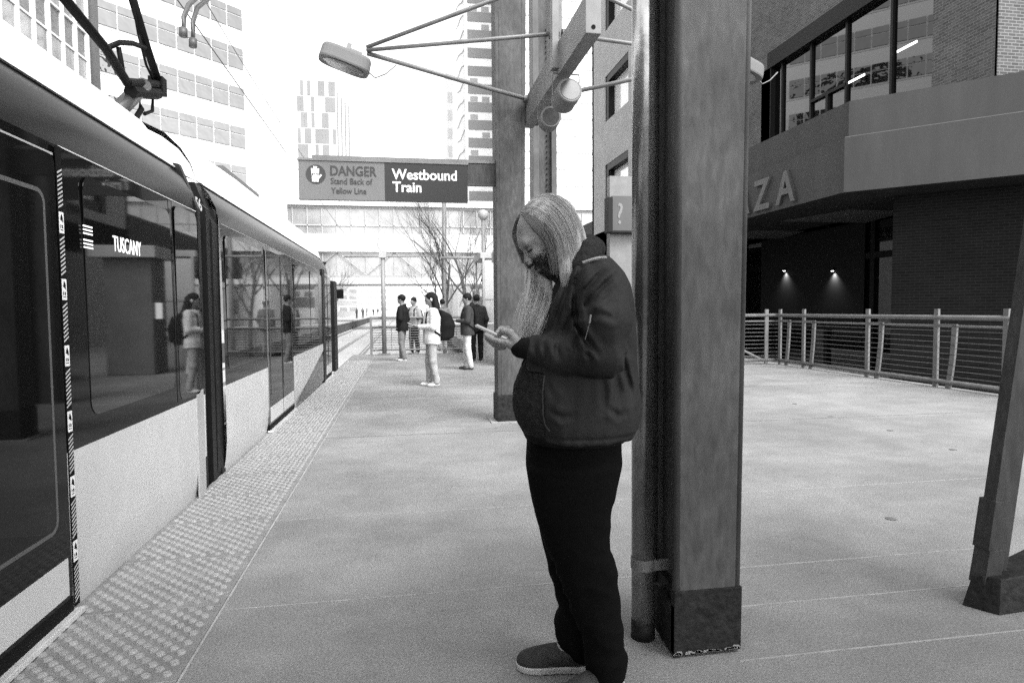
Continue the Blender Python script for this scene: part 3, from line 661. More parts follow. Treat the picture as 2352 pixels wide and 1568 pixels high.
# letters
la = onX(1829, 480, XB-.02)
text('letter', 'A', 1.28, (XB-.03, onX(1834, 462, XB)[1]+.93, 4.36), (0, -1, 0), (0, 0, 1), mat('letter_metal', .075, .4, .15, 5, metal=.3), bld, .07, .028, 0, 1.0)
text('letter', 'Z', 1.28, (XB-.03, onX(1834, 462, XB)[1]+2.15, 4.36), (0, -1, 0), (0, 0, 1), MATS['letter_metal'], bld, .07, .028, 0, 1.0)
for k, c in enumerate('ALP'): text('letter', c, 1.28, (XB-.03, onX(1834, 462, XB)[1]+3.3+k*1.25, 4.36), (0, -1, 0), (0, 0, 1), MATS['letter_metal'], bld, .07, .028, 0, 1.0)
# lamps in the lobby
pb_ = onX(1801, 622, 15.7); MB().box(15.86, 15.88, pb_[1]-4.5, pb_[1]+2, .5, 4.3).build('lobby_panel', mat('lamp_backing', .016, .9, spec=.05), bld)
for i, (px, py, lb) in enumerate(((1801, 622, 'small lit wall lamp in the dark lobby, closest to the big column'), (1912, 622, 'small lit wall lamp in the dark lobby, right of its twin'))):
    p = onX(px, py, 15.76); o = empty('wall_lamp', p, lb, 'lamp', 'lit lamps in the entrance')
    MB().tube([(p[0], p[1], p[2]), (p[0], p[1], p[2]+.10)], [.07, .02], 10).build('lamp_shade', m_dframe, o)
    MB().box(p[0]-.03, p[0]+.22, p[1]-.02, p[1]+.02, p[2]+.09, p[2]+.13).build('arm', m_dframe, o)
    MB().tube([(p[0], p[1], p[2]-.01), (p[0], p[1], p[2]+.02)], .05, 10).build('bulb', mat('bulb', .9, .5, emit=3), o)
    L = bpy.data.lights.new('spot', 'SPOT'); L.energy = 45; L.spot_size = math.radians(110); L.spot_blend = 1.; L.shadow_soft_size = .03
    lo = bpy.data.objects.new('lamp_light', L); COL.objects.link(lo); lo.parent = o; lo.location = (0, 0, -.02); lo.rotation_euler = (0, math.radians(-8), 0)
for i, (px, py) in enumerate(((2060, 603), (2072, 607), (2103, 598))):
    p = onZ(px, py, 3.9); 
    tag(MB().tube([p, p+np.array([0, 0, .05])], .13 if i < 2 else .12, 16).build('ceiling_light', MATS['bulb']), ['round lit ceiling light in the dark lobby, first of the close pair', 'round lit ceiling light in the dark lobby, second of the close pair', 'round lit ceiling light in the dark lobby, alone near the brick pier'][i], 'ceiling light', 'lit lamps in the entrance')

# ------------------------------------------------------------------ railings
def railing(name, P, Q, label, posts, cables=9, top=1.16, double=True, m=m_railing, loc=None):
    P = np.array(P, float); Q = np.array(Q, float); d = (Q-P); Ln = np.linalg.norm(d); d /= Ln; nrm = np.array([-d[1], d[0], 0]); up = np.array([0, 0, 1.])
    o = empty(name, (P+Q)/2, label, 'railing')
    MB().tube([P+up*top, Q+up*top], .038, 12).build('top_rail', m, o, smooth=True)
    MB().tube([P+up*(top-.14), Q+up*(top-.14)], .02, 8).build('mid_rail', m, o, smooth=True)
    MB().tube([P+up*.10, Q+up*.10], .04, 12).build('bottom_rail', m, o, smooth=True)
    bm = MB()
    for k in range(cables):
        z = .2+(top-.42)*k/(cables-1); bm.tube([P+up*z, Q+up*z], .0042, 5)
    bm.build('cables', m, o)
    for t in posts:
        c = P+d*t
        MB().box(-.042, .042, -.02, .02, -.25, 1.3).build('tmp', m)
        tmp = bpy.data.objects[-1] if False else None
        ob = COL.objects['tmp']; ob.name = 'post'; me = ob.data
        R = Matrix(((d[0], nrm[0], 0, c[0]), (d[1], nrm[1], 0, c[1]), (0, 0, 1, 0), (0, 0, 0, 1))); me.transform(R); me.transform(world_matrix(o).inverted()); ob.parent = o
        if double:
            bm = MB(); off = d*.42+nrm*0; pts = []
            for k in range(9):
                z = 1.03-1.28*k/8; b = -.16*math.sin(math.pi*(k/8)*.9)
                pts.append(c+d*(.36-.17*(k/8)**1.0+b*-.25)+up*z)
            for a_, b_ in zip(pts, pts[1:]):
                ax = (b_-a_); l = np.linalg.norm(ax); ax /= l; bm.obox((a_+b_)/2, ax, nrm, np.cross(ax, nrm), l/2+.004, .018, .046)
            bm.obox(c+d*.2+up*1.03, d, nrm, up, .2, .018, .022); bm.build('curved_post', m, o)
    return o
railing('railing', (8.78, 13.9, 0), (8.78, 6.6, 0), 'cable railing with paired posts along the dark entrance, running towards the leaning steel leg', [.12, 1.02, 3.0, 4.6, 5.85, 6.7])
railing('railing', (3.4, 13.9, 0), (8.78, 13.9, 0), 'far short cable railing crossing behind the big column', [.5, 2.2, 4.0, 5.1], double=False)
# stair handrail and racks beyond, seen through the railing
sr = empty('stair_rail', (8.3, 15.5, 0), 'small slanting handrail with a bolt-studded rack seen through the far railing', 'handrail')
MB().tube([(7.3, 15.5, .95), (9.6, 15.5, -.15)], .03, 8).build('sloping_rail', m_railing, sr)
bm = MB()
for k in range(6):
    z = .95-.17*k; bm.tube([(6.6, 15.3, z), (8.2, 15.3, z)], .022, 8)
    for x in (7.4, 7.75, 8.1): bm.tube([(x-.03, 15.3, z), (x+.03, 15.3, z)], .04, 8)
bm.build('rack', m_railing, sr)
MB().box(6.6, 8.25, 15.34, 15.38, .55, .95).build('panel', m_steel3, sr)

lb5 = ['farthest small dark floor cap, close to the railing corner', 'small dark floor cap in line behind the two nearer ones on the plaza', 'small dark floor cap in the middle of the plaza', 'small dark floor cap nearest the leaning steel leg', 'small dark floor cap nearest the camera on the plaza']
for (zx, zy), lb_ in zip(((285, 175), (465, 238), (762, 308), (1075, 403), (765, 748)), lb5):
    p = onZ(1694+zx*.4602, 847+zy*.4602); tag(MB().tube([(p[0], p[1], -.004), (p[0], p[1], .004)], .032, 14).build('floor_cap', MATS['joint_dark']), lb_, 'floor cap', 'dark caps set into the plaza floor')
# end-of-platform railing with post
er = empty('end_railing', (.1, 19.6, 0), 'low wire mesh barrier at the far end of the platform behind the standing men', 'railing')
xa = onY(853, 815, 19.7)[0]; xb = 2.2
MB().tube([(xa, 19.7, 1.12), (xb, 19.7, 1.12)], .035, 8).tube([(xa, 19.7, .85), (xb, 19.7, .85)], .03, 8).tube([(xa, 19.7, .15), (xb, 19.7, .15)], .03, 8).build('rail', mat('barrier_grey', .14, .5, .2, 5), er)
bm = MB()
for k in range(9): z = .22+k*.075; bm.tube([(xa, 19.7, z), (xb, 19.7, z)], .011, 5)
for x in np.arange(xa+.05, xb, .28): bm.tube([(x, 19.69, .15), (x, 19.69, .85)], .010, 5)
bm.build('mesh_panel', MATS['barrier_grey'], er)
MB().box(xa-.03, xa+.03, 19.66, 19.74, 0, 1.15).build('post', MATS['barrier_grey'], er)
pp = empty('platform_post', (-.55, 19.6, 0), 'slim grey post with a small box on top at the platform end', 'post')
MB().tube([(-.55, 19.5, 0), (-.55, 19.5, 2.95)], .068, 14).build('pole', mat('post_grey', .2, .5, .1, 4), pp, smooth=True)
MB().box(-.66, -.44, 19.4, 19.6, 2.9, 3.12).build('cap_box', m_pale, pp, .01); MB().tube([(-.55, 19.5, 3.0), (-.7, 19.5, 3.25), (-.66, 19.5, 3.5)], .01, 5).build('antenna', m_steel3, pp)
MB().box(-.72, -.38, 19.36, 19.64, 0, .06).build('foot', m_steel3, pp)

# ------------------------------------------------------------------ kiosk, question mark sign, shelter pieces
ks = empty('ticket_machine', (2.75, 15.1, 0), 'grey ticket machine pillar with a lit screen behind the sign column', 'machine')
MB().box(2.35, 3.3, 14.8, 15.6, 0, 2.5).build('cabinet', mat('kiosk_grey', .10, .5, .2, 3), ks, .03)
MB().box(2.2, 3.5, 14.6, 15.8, 2.5, 2.75).build('canopy', m_pale, ks, .02); MB().box(2.335, 2.35, 14.95, 15.3, 1.2, 1.55).build('screen', mat('screen', .6, .3, emit=.5), ks)
iq = empty('info_sign', (4.2, 12.9, 0), 'dark framed sign with a question mark beside the shiny pipe', 'sign')
ql = onY(1397, 455, 12.9); qr = onY(1470, 530, 12.9)
MB().box(ql[0]-.02, ql[0]+.085, 12.85, 13.1, qr[2]-.04, ql[2]+.02).box(ql[0], qr[0], 12.88, 13.1, qr[2]-.05, qr[2]+.0).build('frame', m_dframe, iq, .01)
MB().box(ql[0]+.09, qr[0], 12.9, 13.08, qr[2], ql[2]+.05).build('panel', mat('info_panel', .05, .35, .15, 3), iq)
text('question_mark', '?', .62, (ql[0]+.17, 12.892, qr[2]+.14), (1, 0, 0), (0, 0, 1), mat('question_grey', .16, .6), iq, .002, .004, 0, .8)
MB().box(ql[0]+.1, ql[0]+.6, 13.1, 13.3, 0, ql[2]+.5).build('post', m_steel3, iq)
sh = empty('glass_shelter', (2.6, 18.5, 0), 'pale framed glass shelter behind the man in the dark puffer jacket', 'shelter')
xa = onY(1096, 600, 18)[0]
MB().box(xa, xa+.06, 16.8, 16.86, 0, 2.7).box(xa+1.1, xa+1.16, 16.8, 16.86, 0, 2.7).box(xa-.05, xa+2, 16.8, 18.6, 2.7, 2.85).box(xa, xa+.05, 18.4, 18.46, 0, 2.7).box(xa-.02, xa+1.2, 16.82, 16.85, .9, .96).box(xa-.02, xa+1.2, 16.82, 16.85, .1, .16).box(xa-.02, xa+1.2, 16.82, 16.85, 1.6, 1.65).build('frame', m_pale, sh)
MB().box(xa+.06, xa+1.1, 16.83, 16.845, 1.0, 2.65).build('glass_pane', mat('shelter_glass', .5, .1, spec=.8), sh); MB().box(xa+.0, xa+1.2, 17.0, 17.5, 0.0, .5).build('bench', m_pale, sh)

# ------------------------------------------------------------------ street lamp poles & bare trees
def glob(px, Y, top, label):
    x = onY(px, 500, Y)[0]; z = onY(px, top, Y)[2]
    o = empty('street_lamp', (x, Y, 0), label, 'street lamp')
    MB().tube([(x, Y, -.9), (x, Y, z)], .08, 10).build('pole', MATS['post_grey'], o, smooth=True)
    MB().tube([(x, Y-.0, z), (x, Y, z+.12), (x, Y, z+.3), (x, Y, z+.38)], [.1, .19, .19, .06], 14).build('lamp_head', m_pale, o, smooth=True)
    return o
glob(1110, 24, 505, 'round headed street lamp beside the bare tree next to the sign column')
def rod(name, a, b, r, label, cat='pole', m=None): return tag(MB().tube([a, b], r, 8).build(name, m or MATS['post_grey'], smooth=True), label, cat)
rod('signal_gantry', onY(1012, 592, 23), onY(1132, 592, 23), .045, 'thin horizontal metal arm in front of the bare trees')
rod('signal_pole', onY(1020, 700, 30)*np.array([1, 1, 0])+np.array([0, 0, -.9]), onY(1020, 460, 30), .10, 'tall plain pole standing in front of the left bare tree')
rod('span_wire', onY(790, 590, 26), onY(1000, 588, 26), .03, 'span wire crossing the tracks in front of the footbridge', 'wire')
m_bark = mat('bark', .07, .9, .3, 8, .3, 30)
def tree(px, Y, H, seed, label, spread=1.0, r0_=.08, lean=0.):
    rnd = random.Random(seed); x = onY(px, 700, Y)[0]
    o = empty('bare_tree', (x, Y, -.3), label, 'tree', 'bare street trees')
    tr = MB(); br = MB()
    def grow(mb, p, d, r, L, lv):
        pts = [p]; rs = [r]; n = 4
        for k in range(n):
            d = d+np.array([rnd.uniform(-.16, .16), rnd.uniform(-.16, .16), rnd.uniform(-.05, .12)]); d /= np.linalg.norm(d); p = p+d*L/n; pts.append(p); rs.append(r*(1-.45*(k+1)/n))
        mb.tube(pts, rs, 7 if lv < 2 else 4, cap=lv == 0)
        r = max(r, .014)
        if lv < 6:
            for k in range(rnd.choice((2, 3, 3, 4)) if lv else 5):
                i = rnd.randint(1 if lv else 2, n); a = rnd.uniform(0, 6.28); sp = rnd.uniform(.45, .85)*spread
                nd = d+np.array([math.cos(a)*sp, math.sin(a)*sp, rnd.uniform(-.05, .35)]); nd /= np.linalg.norm(nd)
                grow(br, pts[i], nd, rs[i]*.62, L*rnd.uniform(.62, .82), lv+1)
    grow(tr, np.array([x, Y, -.3]), np.array([lean, 0, 1.]), r0_, H*.34, 0)
    tr.build('trunk', m_bark, o, smooth=True); br.build('branches', m_bark, o, smooth=True)
tree(1034, 30, 11, 8, 'bare tree with a thin trunk, closest to the hanging sign', 1.05, .085, -.03)
tree(1074, 24, 8.6, 12, 'bare dark tree behind the man in the puffer jacket', .95, .085, .05)
tree(1008, 42, 8, 21, 'pale distant bare tree left of the tall plain pole', 1.0, .09)
tree(760, 60, 8, 5, 'distant bare tree in front of the footbridge windows above the train end', .9, .1)

# ------------------------------------------------------------------ footbridge
fb = empty('footbridge', (0, 79, 4.5), 'pale two-storey enclosed footbridge crossing the street', 'footbridge')
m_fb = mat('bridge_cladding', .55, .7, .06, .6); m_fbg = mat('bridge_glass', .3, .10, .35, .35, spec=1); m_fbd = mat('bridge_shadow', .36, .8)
def zb(py, Y=75): return onY(900, py, Y)[2]
xl, xr = onY(560, 600, 75)[0]-6, onY(1500, 600, 75)[0]
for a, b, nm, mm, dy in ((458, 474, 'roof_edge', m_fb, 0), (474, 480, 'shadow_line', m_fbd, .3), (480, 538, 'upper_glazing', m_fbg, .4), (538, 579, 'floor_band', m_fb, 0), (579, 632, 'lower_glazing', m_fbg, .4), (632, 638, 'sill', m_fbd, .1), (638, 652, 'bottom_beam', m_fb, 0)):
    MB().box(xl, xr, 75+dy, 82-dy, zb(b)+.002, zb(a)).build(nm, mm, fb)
bm = MB()
for k, x in enumerate(np.arange(xl, xr, 1.6)):
    bm.box(x-.05, x+.05, 75.3, 75.42, zb(538), zb(480)); bm.box(x-.05, x+.05, 75.3, 75.42, zb(632), zb(579))
bm.box(xl, xr, 75.3, 75.4, zb(520), zb(517)); bm.build('mullions', mat('bridge_mullion', .42, .6), fb)
bm = MB()
for k, x in enumerate(np.arange(xl, xr, 6.4)):
    for a, b in (((x, zb(632)), (x+3.2, zb(579))), ((x+3.2, zb(579)), (x+6.4, zb(632)))):
        bm.tube([(a[0], 75.2, a[1]), (b[0], 75.2, b[1])], .06, 5)
bm.build('truss', m_fbd, fb)

# ------------------------------------------------------------------ city blocks
def facade(name, label, P, Q, z1, bay, floor, m_wall, m_glass, depth, win=(.12, .88, .25, .85), z0=-1., mull=0, cat='building', normal=None, gproud=0.):
    P = np.array(P, float); Q = np.array(Q, float); d = Q-P; Ln = np.linalg.norm(d); d /= Ln; nn = np.array([d[1], -d[0]])  # faces to the right of P->Q
    if normal is not None and nn @ np.array(normal) < 0: nn = -nn
    o = empty(name, (*((P+Q)/2), z0), label, cat)
    MB().hexa([(*P, z0), (*Q, z0), (*(Q-nn*depth), z0), (*(P-nn*depth), z0), (*P, z1), (*Q, z1), (*(Q-nn*depth), z1), (*(P-nn*depth), z1)]).build('wall', m_wall, o)
    gl = MB(); nb = max(1, round(Ln/bay)); bw_ = Ln/nb; z = z0+1
    while z+floor < z1+.01:
        for k in range(nb):
            a = P+d*(k+win[0])*bw_+nn*(.03+gproud); b = P+d*(k+win[1])*bw_+nn*(.03+gproud)
            gl.quad([(*a, z+win[2]*floor), (*b, z+win[2]*floor), (*b, z+win[3]*floor), (*a, z+win[3]*floor)])
        z += floor
    build_each(gl, 'window', m_glass, o)
    return o, P, d, nn, Ln
# left brick & glass building
m_br1 = M_brick('brick_left', .26, .3, axis='Y')
XL = -16.0; yc = onX(218, 150, XL)[1]
lb = empty('office_building', (XL-5, 30, -1), 'brick and glass office with pale vertical fins above the train roof at the left', 'building')
MB().box(XL-14, XL, 2, yc, -1, 34).build('wall', m_br1, lb)
bm = MB(); bg_ = MB(); bs_ = MB(); bay = 1.25
y = yc-1.0
for k in range(24):
    bm.box(XL, XL+.16, y-k*bay-.09, y-k*bay+.09, 0, 34)
for z in np.arange(2.2, 32, 3.4):
    bm.box(XL, XL+.10, 3, y, z-.05, z+.05); bm.box(XL, XL+.10, 3, y, z+1.95, z+2.05)
    bg_.box(XL, XL+.04, 3, y, z, z+2.0)
bm.build('fins', mat('fin_pale', .62, .5), lb); bg_.build('window_glass', mat('office_glass', .22, .06, .5, .5, spec=1), lb)
MB().box(XL, XL+.25, yc-.45, yc-.0, 0, 34.1).build('corner_pier', mat('corner_dark', .10, .8, .3, 1), lb)
# white glass block (chamfered corner)
E1 = onY(655, 300, 70)[:2]; dd = np.array([1, 1])/math.sqrt(2); E0 = E1-dd*22
m_wg = mat('white_cladding', .60, .35, .03, .3); m_wgl = mat('white_block_glass', .30, .03, spec=2.0, metal=.6)
wb, P, d, nn, Ln = facade('glass_office_tower', 'huge white office tower with ribbon windows behind the overhead wires', E0, E1, 62, 2.0, 3.75, m_wg, mat('pale_pane', .53, .3, .04, .2), 18, (.015, .985, .52, .98), normal=(1, -1))
bm = MB()
zr = [onY(450, yy_, 60)[2] for yy_ in (300, 221, 140)]
tlen = 17.5
zc0 = onY(480, 335, 66)[2]; zb_ = zc0-3.75*4
zq = zb_
while zq < zc0+16:
    for k in range(11):
        a = P+d*(k*1.62-.3)+nn*.09; b = P+d*(k*1.62+1.20)+nn*.09
        bm.quad([(*a, zq), (*b, zq), (*b, zq+1.2), (*a, zq+1.2)]); bm.quad([(*a, zq+1.32), (*b, zq+1.32), (*b, zq+1.95), (*a, zq+1.95)])
    zq += 3.75
build_each(bm, 'ribbon_window', mat('ribbon_glass', .21, .01, 0, 1, .9, .5, metal=1., detail=2), wb)
for n_ in MATS['ribbon_glass'].node_tree.nodes:
    if n_.type == 'BUMP': n_.inputs['Distance'].default_value = .05; n_.inputs['Strength'].default_value = 1.
    if n_.type == 'TEX_NOISE': n_.inputs['Scale'].default_value = .9
lw = empty('low_brick_block', (-14, 60, -1), 'low dark-corniced building just above the train roof', 'building')
zc = onX(600, 455, -11.5)[2]
MB().box(-22, -11.6, 48, 70, -1, zc-.7).build('wall', mat('low_wall', .2, .8, .2, 1), lw)
MB().box(-22.3, -11.3, 44.5, 55, zc-.7, zc).box(-22.3, -11.4, 55, 62, zc-1.5, zc-.9).box(-22.3, -11.5, 62, 70.3, zc-2.3, zc-1.8).build('cornice', mat('cornice_grey', .12, .7), lw)
# banded tower right of centre
X0_ = onY(1077, 300, 120)[0]; X1_ = X0_+14
tb = empty('banded_tower', (X0_+7, 125, -1), 'tall tower with alternating dark and pale floor bands beside the sign column', 'tower')
MB().box(X0_, X1_, 120, 140, -1, 95).build('wall', mat('tower_pale', .75, .7), tb)
bm = MB(); b2 = MB(); rr = random.Random(4)
for z in np.arange(2, 94, 3.27):
    bm.box(X0_-.1, X1_+.1, 119.85, 120, z, z+1.75)
    for k in range(6):
        if rr.random() < .4: b2.box(X0_+k*2.2+.3, X0_+k*2.2+1.7, 119.93, 119.99, z+1.9, z+2.8)
build_each(bm, 'dark_band', mat('tower_band', .20, .7), tb); build_each(b2, 'window', mat('tower_window', .25, .3), tb)
# lined pale slab further right
Xs = onY(1208, 300, 105)[0]; Xe = onY(1480, 300, 105)[0]
sb = empty('lined_office_slab', ((Xs+Xe)/2, 110, -1), 'pale office slab with thin horizontal lines between the columns', 'building')
MB().box(Xs-3, Xe, 105, 120, -1, 90).build('wall', mat('slab_pale', .75, .7, .05, .3), sb)
bm = MB()
for z in np.arange(8, 89, 2.75): bm.box(Xs-3, Xe, 104.9, 105, z, z+.32)
bm.build('floor_line', mat('slab_line', .35, .7), sb)
# wavy pale tower & small-windowed tower
Xa, Xb = onY(1047, 300, 128)[0], onY(1078, 300, 128)[0]
wv = empty('wavy_tower', ((Xa+Xb)/2, 130, -1), 'narrow pale tower with slanting zigzag lines left of the banded tower', 'tower')
MB().hexa([(Xa, 128, -1), (Xb, 128, -1), (Xb, 142, -1), (Xa, 142, -1), (Xa+1.2, 128, 95), (Xb, 128, 95), (Xb, 142, 95), (Xa+1.2, 142, 95)]).build('wall', mat('wavy_white', .8, .6), wv)
bm = MB()
for k, z in enumerate(np.arange(2, 90, 3.2)):
    pts = [(Xa+.3+(Xb-Xa-.3)*t, 127.9, z+4.2*t+.35*math.sin(k*2.1+t*9)) for t in np.linspace(0, 1, 8)]
    bm.tube(pts, .07, 4)
bm.build('zigzag_line', mat('wavy_line', .3, .7), wv)
Xa, Xb = onY(1026, 300, 150)[0], onY(1049, 300, 150)[0]; zt = onY(1035, 162, 150)[2]
sw = empty('narrow_tower', ((Xa+Xb)/2, 155, -1), 'narrow pale tower with one column of dark windows, shortest beside the banded tower', 'tower')
MB().box(Xa, Xb, 150, 160, -1, zt).build('wall', mat('narrow_pale', .68, .7), sw)
bm = MB()
for z in np.arange(4, zt-4, 3.3*1.24): bm.box(Xa+.35, Xb-.1, 149.9, 150, z, z+2.3)
build_each(bm, 'window', mat('narrow_window', .5, .6), sw)
# far patterned tower
Xa, Xb, Xc_ = onY(683, 300, 300)[0], onY(772, 300, 300)[0], onY(797, 300, 300)[0]; zt = onY(730, 187, 300)[2]
ft = empty('patterned_tower', ((Xa+Xb)/2, 310, -1), 'distant tower with a patchwork of grey panels above the danger sign', 'tower')
MB().hexa([(Xa, 300, -1), (Xb, 300, -1), (Xc_, 325, -1), (Xa+5, 325, -1), (Xa, 300, zt), (Xb, 300, zt), (Xc_, 325, zt-1), (Xa+5, 325, zt-1)]).build('wall', mat('far_white', .5, .7), ft)
bm = MB(); rr = random.Random(11); nx = 11; cw = (Xb-Xa)/nx
z = 20
while z < zt-4:
    hgt = 6.4; 
    for k in range(nx):
        if rr.random() < .5: bm.box(Xa+k*cw+.1, Xa+(k+1)*cw-.05, 299.8, 299.95, z, z+hgt)
    z += 7.0
bm.build('grey_panel', mat('far_grey', .19, .7, .12, .1), ft)
bm = MB()
for k in range(4):
    t = (k+.5)/4; x = Xb+(Xc_-Xb)*t; y = 300+25*t; bm.box(x-.3, x+.25, y-1.3, y-.6, 10, zt-4)
bm.build('side_fin', MATS['far_grey'], ft)
# buildings closing the street and the blocks reflected in the glass (street wall behind the tracks)
facade('street_block', 'grey block beyond the footbridge at the left side of the street', (-20, 300), (-20, 100), 16, 5, 3.8, m_wing, m_dglass, 14, normal=(1, 0))
facade('street_block', 'pale block beyond the footbridge at the right side of the street', (22, 100), (22, 240), 14, 5, 3.8, m_wing, m_dglass, 14, normal=(-1, 0))
facade('opposite_block', 'white block closing the far end of the street under the footbridge', (-60, 420), (60, 420), 18, 6, 3.8, m_wg, mat('far_pane', .3, .5), 14, normal=(0, -1))

# ------------------------------------------------------------------ SDF modelling (continuous surfaces)
class Field:
    def __init__(s, lo, hi, h):
        s.h = h; s.lo = np.array(lo, np.float32); n = np.ceil((np.array(hi)-np.array(lo))/h).astype(int)+1
        s.ax = [s.lo[i]+h*np.arange(n[i], dtype=np.float32) for i in range(3)]; s.S = np.full(n, .2, np.float32)
    def blk(s, lo, hi):
        sl_ = []
        for i in range(3):
            a = int(max(0, math.floor((lo[i]-s.lo[i])/s.h))); b = int(min(len(s.ax[i]), math.ceil((hi[i]-s.lo[i])/s.h)+1)); sl_.append(slice(a, max(a, b)))
        X = s.ax[0][sl_[0]][:, None, None]; Y = s.ax[1][sl_[1]][None, :, None]; Z = s.ax[2][sl_[2]][None, None, :]
        return tuple(sl_), X, Y, Z
    def put(s, sl_, d, k, cut=False):
        A = s.S[sl_]
        if A.size == 0: return
        if cut:
            d = -d
            hh_ = np.maximum(k-np.abs(A-d), 0)/k if k else 0; s.S[sl_] = np.maximum(A, d)+(hh_*hh_*k*.25 if k else 0)
        else:
            hh_ = np.maximum(k-np.abs(A-d), 0)/k if k else 0; s.S[sl_] = np.minimum(A, d)-(hh_*hh_*k*.25 if k else 0)
    def cap(s, a, b, ra, rb=None, k=.02, cut=False, flat=None):
        rb = ra if rb is None else rb; a = np.array(a, float); b = np.array(b, float); R = max(ra, rb)+k+.02
        sl_, X, Y, Z = s.blk(np.minimum(a, b)-R, np.maximum(a, b)+R); ab = b-a; L2 = float(ab@ab)+1e-9
        t = np.clip(((X-a[0])*ab[0]+(Y-a[1])*ab[1]+(Z-a[2])*ab[2])/L2, 0, 1)
        d = np.sqrt((X-a[0]-t*ab[0])**2+(Y-a[1]-t*ab[1])**2+(Z-a[2]-t*ab[2])**2)-(ra+(rb-ra)*t); s.put(sl_, d, k, cut); return s
    def chain(s, pts, rs, k=.015):
        for i in range(len(pts)-1): s.cap(pts[i], pts[i+1], rs[i], rs[i+1], k)
        return s
    def ell(s, c, r, axes=None, k=.02, cut=False):
        c = np.array(c, float); r = np.array(r, float); R = r.max()+k+.02; sl_, X, Y, Z = s.blk(c-R, c+R)
        A = np.eye(3) if axes is None else np.array(axes, float); x, y, z = X-c[0], Y-c[1], Z-c[2]
        q_ = [(x*A[i][0]+y*A[i][1]+z*A[i][2]) for i in range(3)]
        k0 = np.sqrt(sum((q_[i]/r[i])**2 for i in range(3))); k1 = np.sqrt(sum((q_[i]/r[i]**2)**2 for i in range(3)))+1e-6
        s.put(sl_, k0*(k0-1)/k1, k, cut); return s
    def loft(s, rows, k=.02, power=2.0):
        """rows: (z, u_front, u_back, v_center, half_v)"""
        rows = sorted(rows); zz = [r[0] for r in rows]; A = np.array(rows)
        lo = (A[:, 1].min()-.06, (A[:, 3]-A[:, 4]).min()-.06, zz[0]-.05); hi = (A[:, 2].max()+.06, (A[:, 3]+A[:, 4]).max()+.06, zz[-1]+.05)
        sl_, X, Y, Z = s.blk(lo, hi); zf = Z.ravel()
        zz_ = np.clip(zf, zz[0], zz[-1]); f = [np.interp(zz_, zz, A[:, i]) for i in range(1, 5)]
        # smooth the row interpolation
        uc = ((f[0]+f[1])/2)[None, None, :]; ru = ((f[1]-f[0])/2)[None, None, :]; vc = f[2][None, None, :]; rv = f[3][None, None, :]
        e = (np.abs((X-uc)/ru)**power+np.abs((Y-vc)/rv)**power)**(1/power); d = (e-1)*np.minimum(ru, rv)
        cap_ = np.maximum(zz[0]-Z, Z-zz[-1]); d = np.maximum(d, cap_-.0); s.put(sl_, d.astype(np.float32), k); return s
    def smooth(s, n=1):
        S = s.S
        for _ in range(n):
            for a in range(3):
                T = S.copy(); i0 = [slice(None)]*3; i1 = [slice(None)]*3; i2 = [slice(None)]*3; i0[a] = slice(0, -2); i1[a] = slice(1, -1); i2[a] = slice(2, None)
                T[tuple(i1)] = .25*S[tuple(i0)]+.5*S[tuple(i1)]+.25*S[tuple(i2)]; S = T
        s.S = S; return s
    def warp(s, fn, lo=None, hi=None):
        lo = s.lo if lo is None else lo; hi = s.lo+s.h*np.array(s.S.shape) if hi is None else hi
        sl_, X, Y, Z = s.blk(lo, hi); s.S[sl_] += fn(X, Y, Z).astype(np.float32); return s
    def mesh(s):
        S = s.S; S[0], S[-1] = .1, .1; S[:, 0], S[:, -1] = .1, .1; S[:, :, 0], S[:, :, -1] = .1, .1
        I = S < 0; a = I[:-1]; 
        c = [I[i:I.shape[0]-1+i, j:I.shape[1]-1+j, k:I.shape[2]-1+k] for i in (0, 1) for j in (0, 1) for k in (0, 1)]
        an = c[0].copy(); al = c[0].copy()
        for q_ in c[1:]: an |= q_; al &= q_
        act = an & ~al; idx = np.argwhere(act); n = len(idx); mp = np.full(act.shape, -1, np.int32); mp[act] = np.arange(n)
        acc = np.zeros((n, 3)); cnt = np.zeros(n); off = [np.array([i, j, k]) for i in (0, 1) for j in (0, 1) for k in (0, 1)]
        val = [S[idx[:, 0]+o[0], idx[:, 1]+o[1], idx[:, 2]+o[2]] for o in off]
        for p in range(8):
            for q_ in range(p+1, 8):
                df = off[q_]-off[p]
                if np.abs(df).sum() != 1: continue
                va, vb = val[p], val[q_]; mk = (va < 0) != (vb < 0); t = np.where(mk, va/(va-vb+1e-12), 0)
                acc[mk] += (off[p]+t[:, None]*df)[mk]; cnt[mk] += 1
        V = (idx+acc/cnt[:, None])*s.h+s.lo
        Fs = []
        for a_ in range(3):
            s0 = [slice(None)]*3; s1 = [slice(None)]*3; s0[a_] = slice(0, -1); s1[a_] = slice(1, None)
            A = I[tuple(s0)]; B = I[tuple(s1)]; e = np.argwhere(A != B); b_, c_ = (a_+1) % 3, (a_+2) % 3
            e = e[(e[:, b_] > 0) & (e[:, c_] > 0) & (e[:, b_] < S.shape[b_]-1) & (e[:, c_] < S.shape[c_]-1)]
            def cell(db, dc): q2 = e.copy(); q2[:, b_] -= db; q2[:, c_] -= dc; return mp[q2[:, 0], q2[:, 1], q2[:, 2]]
            f = np.stack([cell(1, 1), cell(0, 1), cell(0, 0), cell(1, 0)], 1); fl = A[e[:, 0], e[:, 1], e[:, 2]]
            f[~fl] = f[~fl][:, ::-1]; Fs.append(f)
        Fq = np.concatenate(Fs); Fq = Fq[(Fq >= 0).all(1)]
        return V, Fq
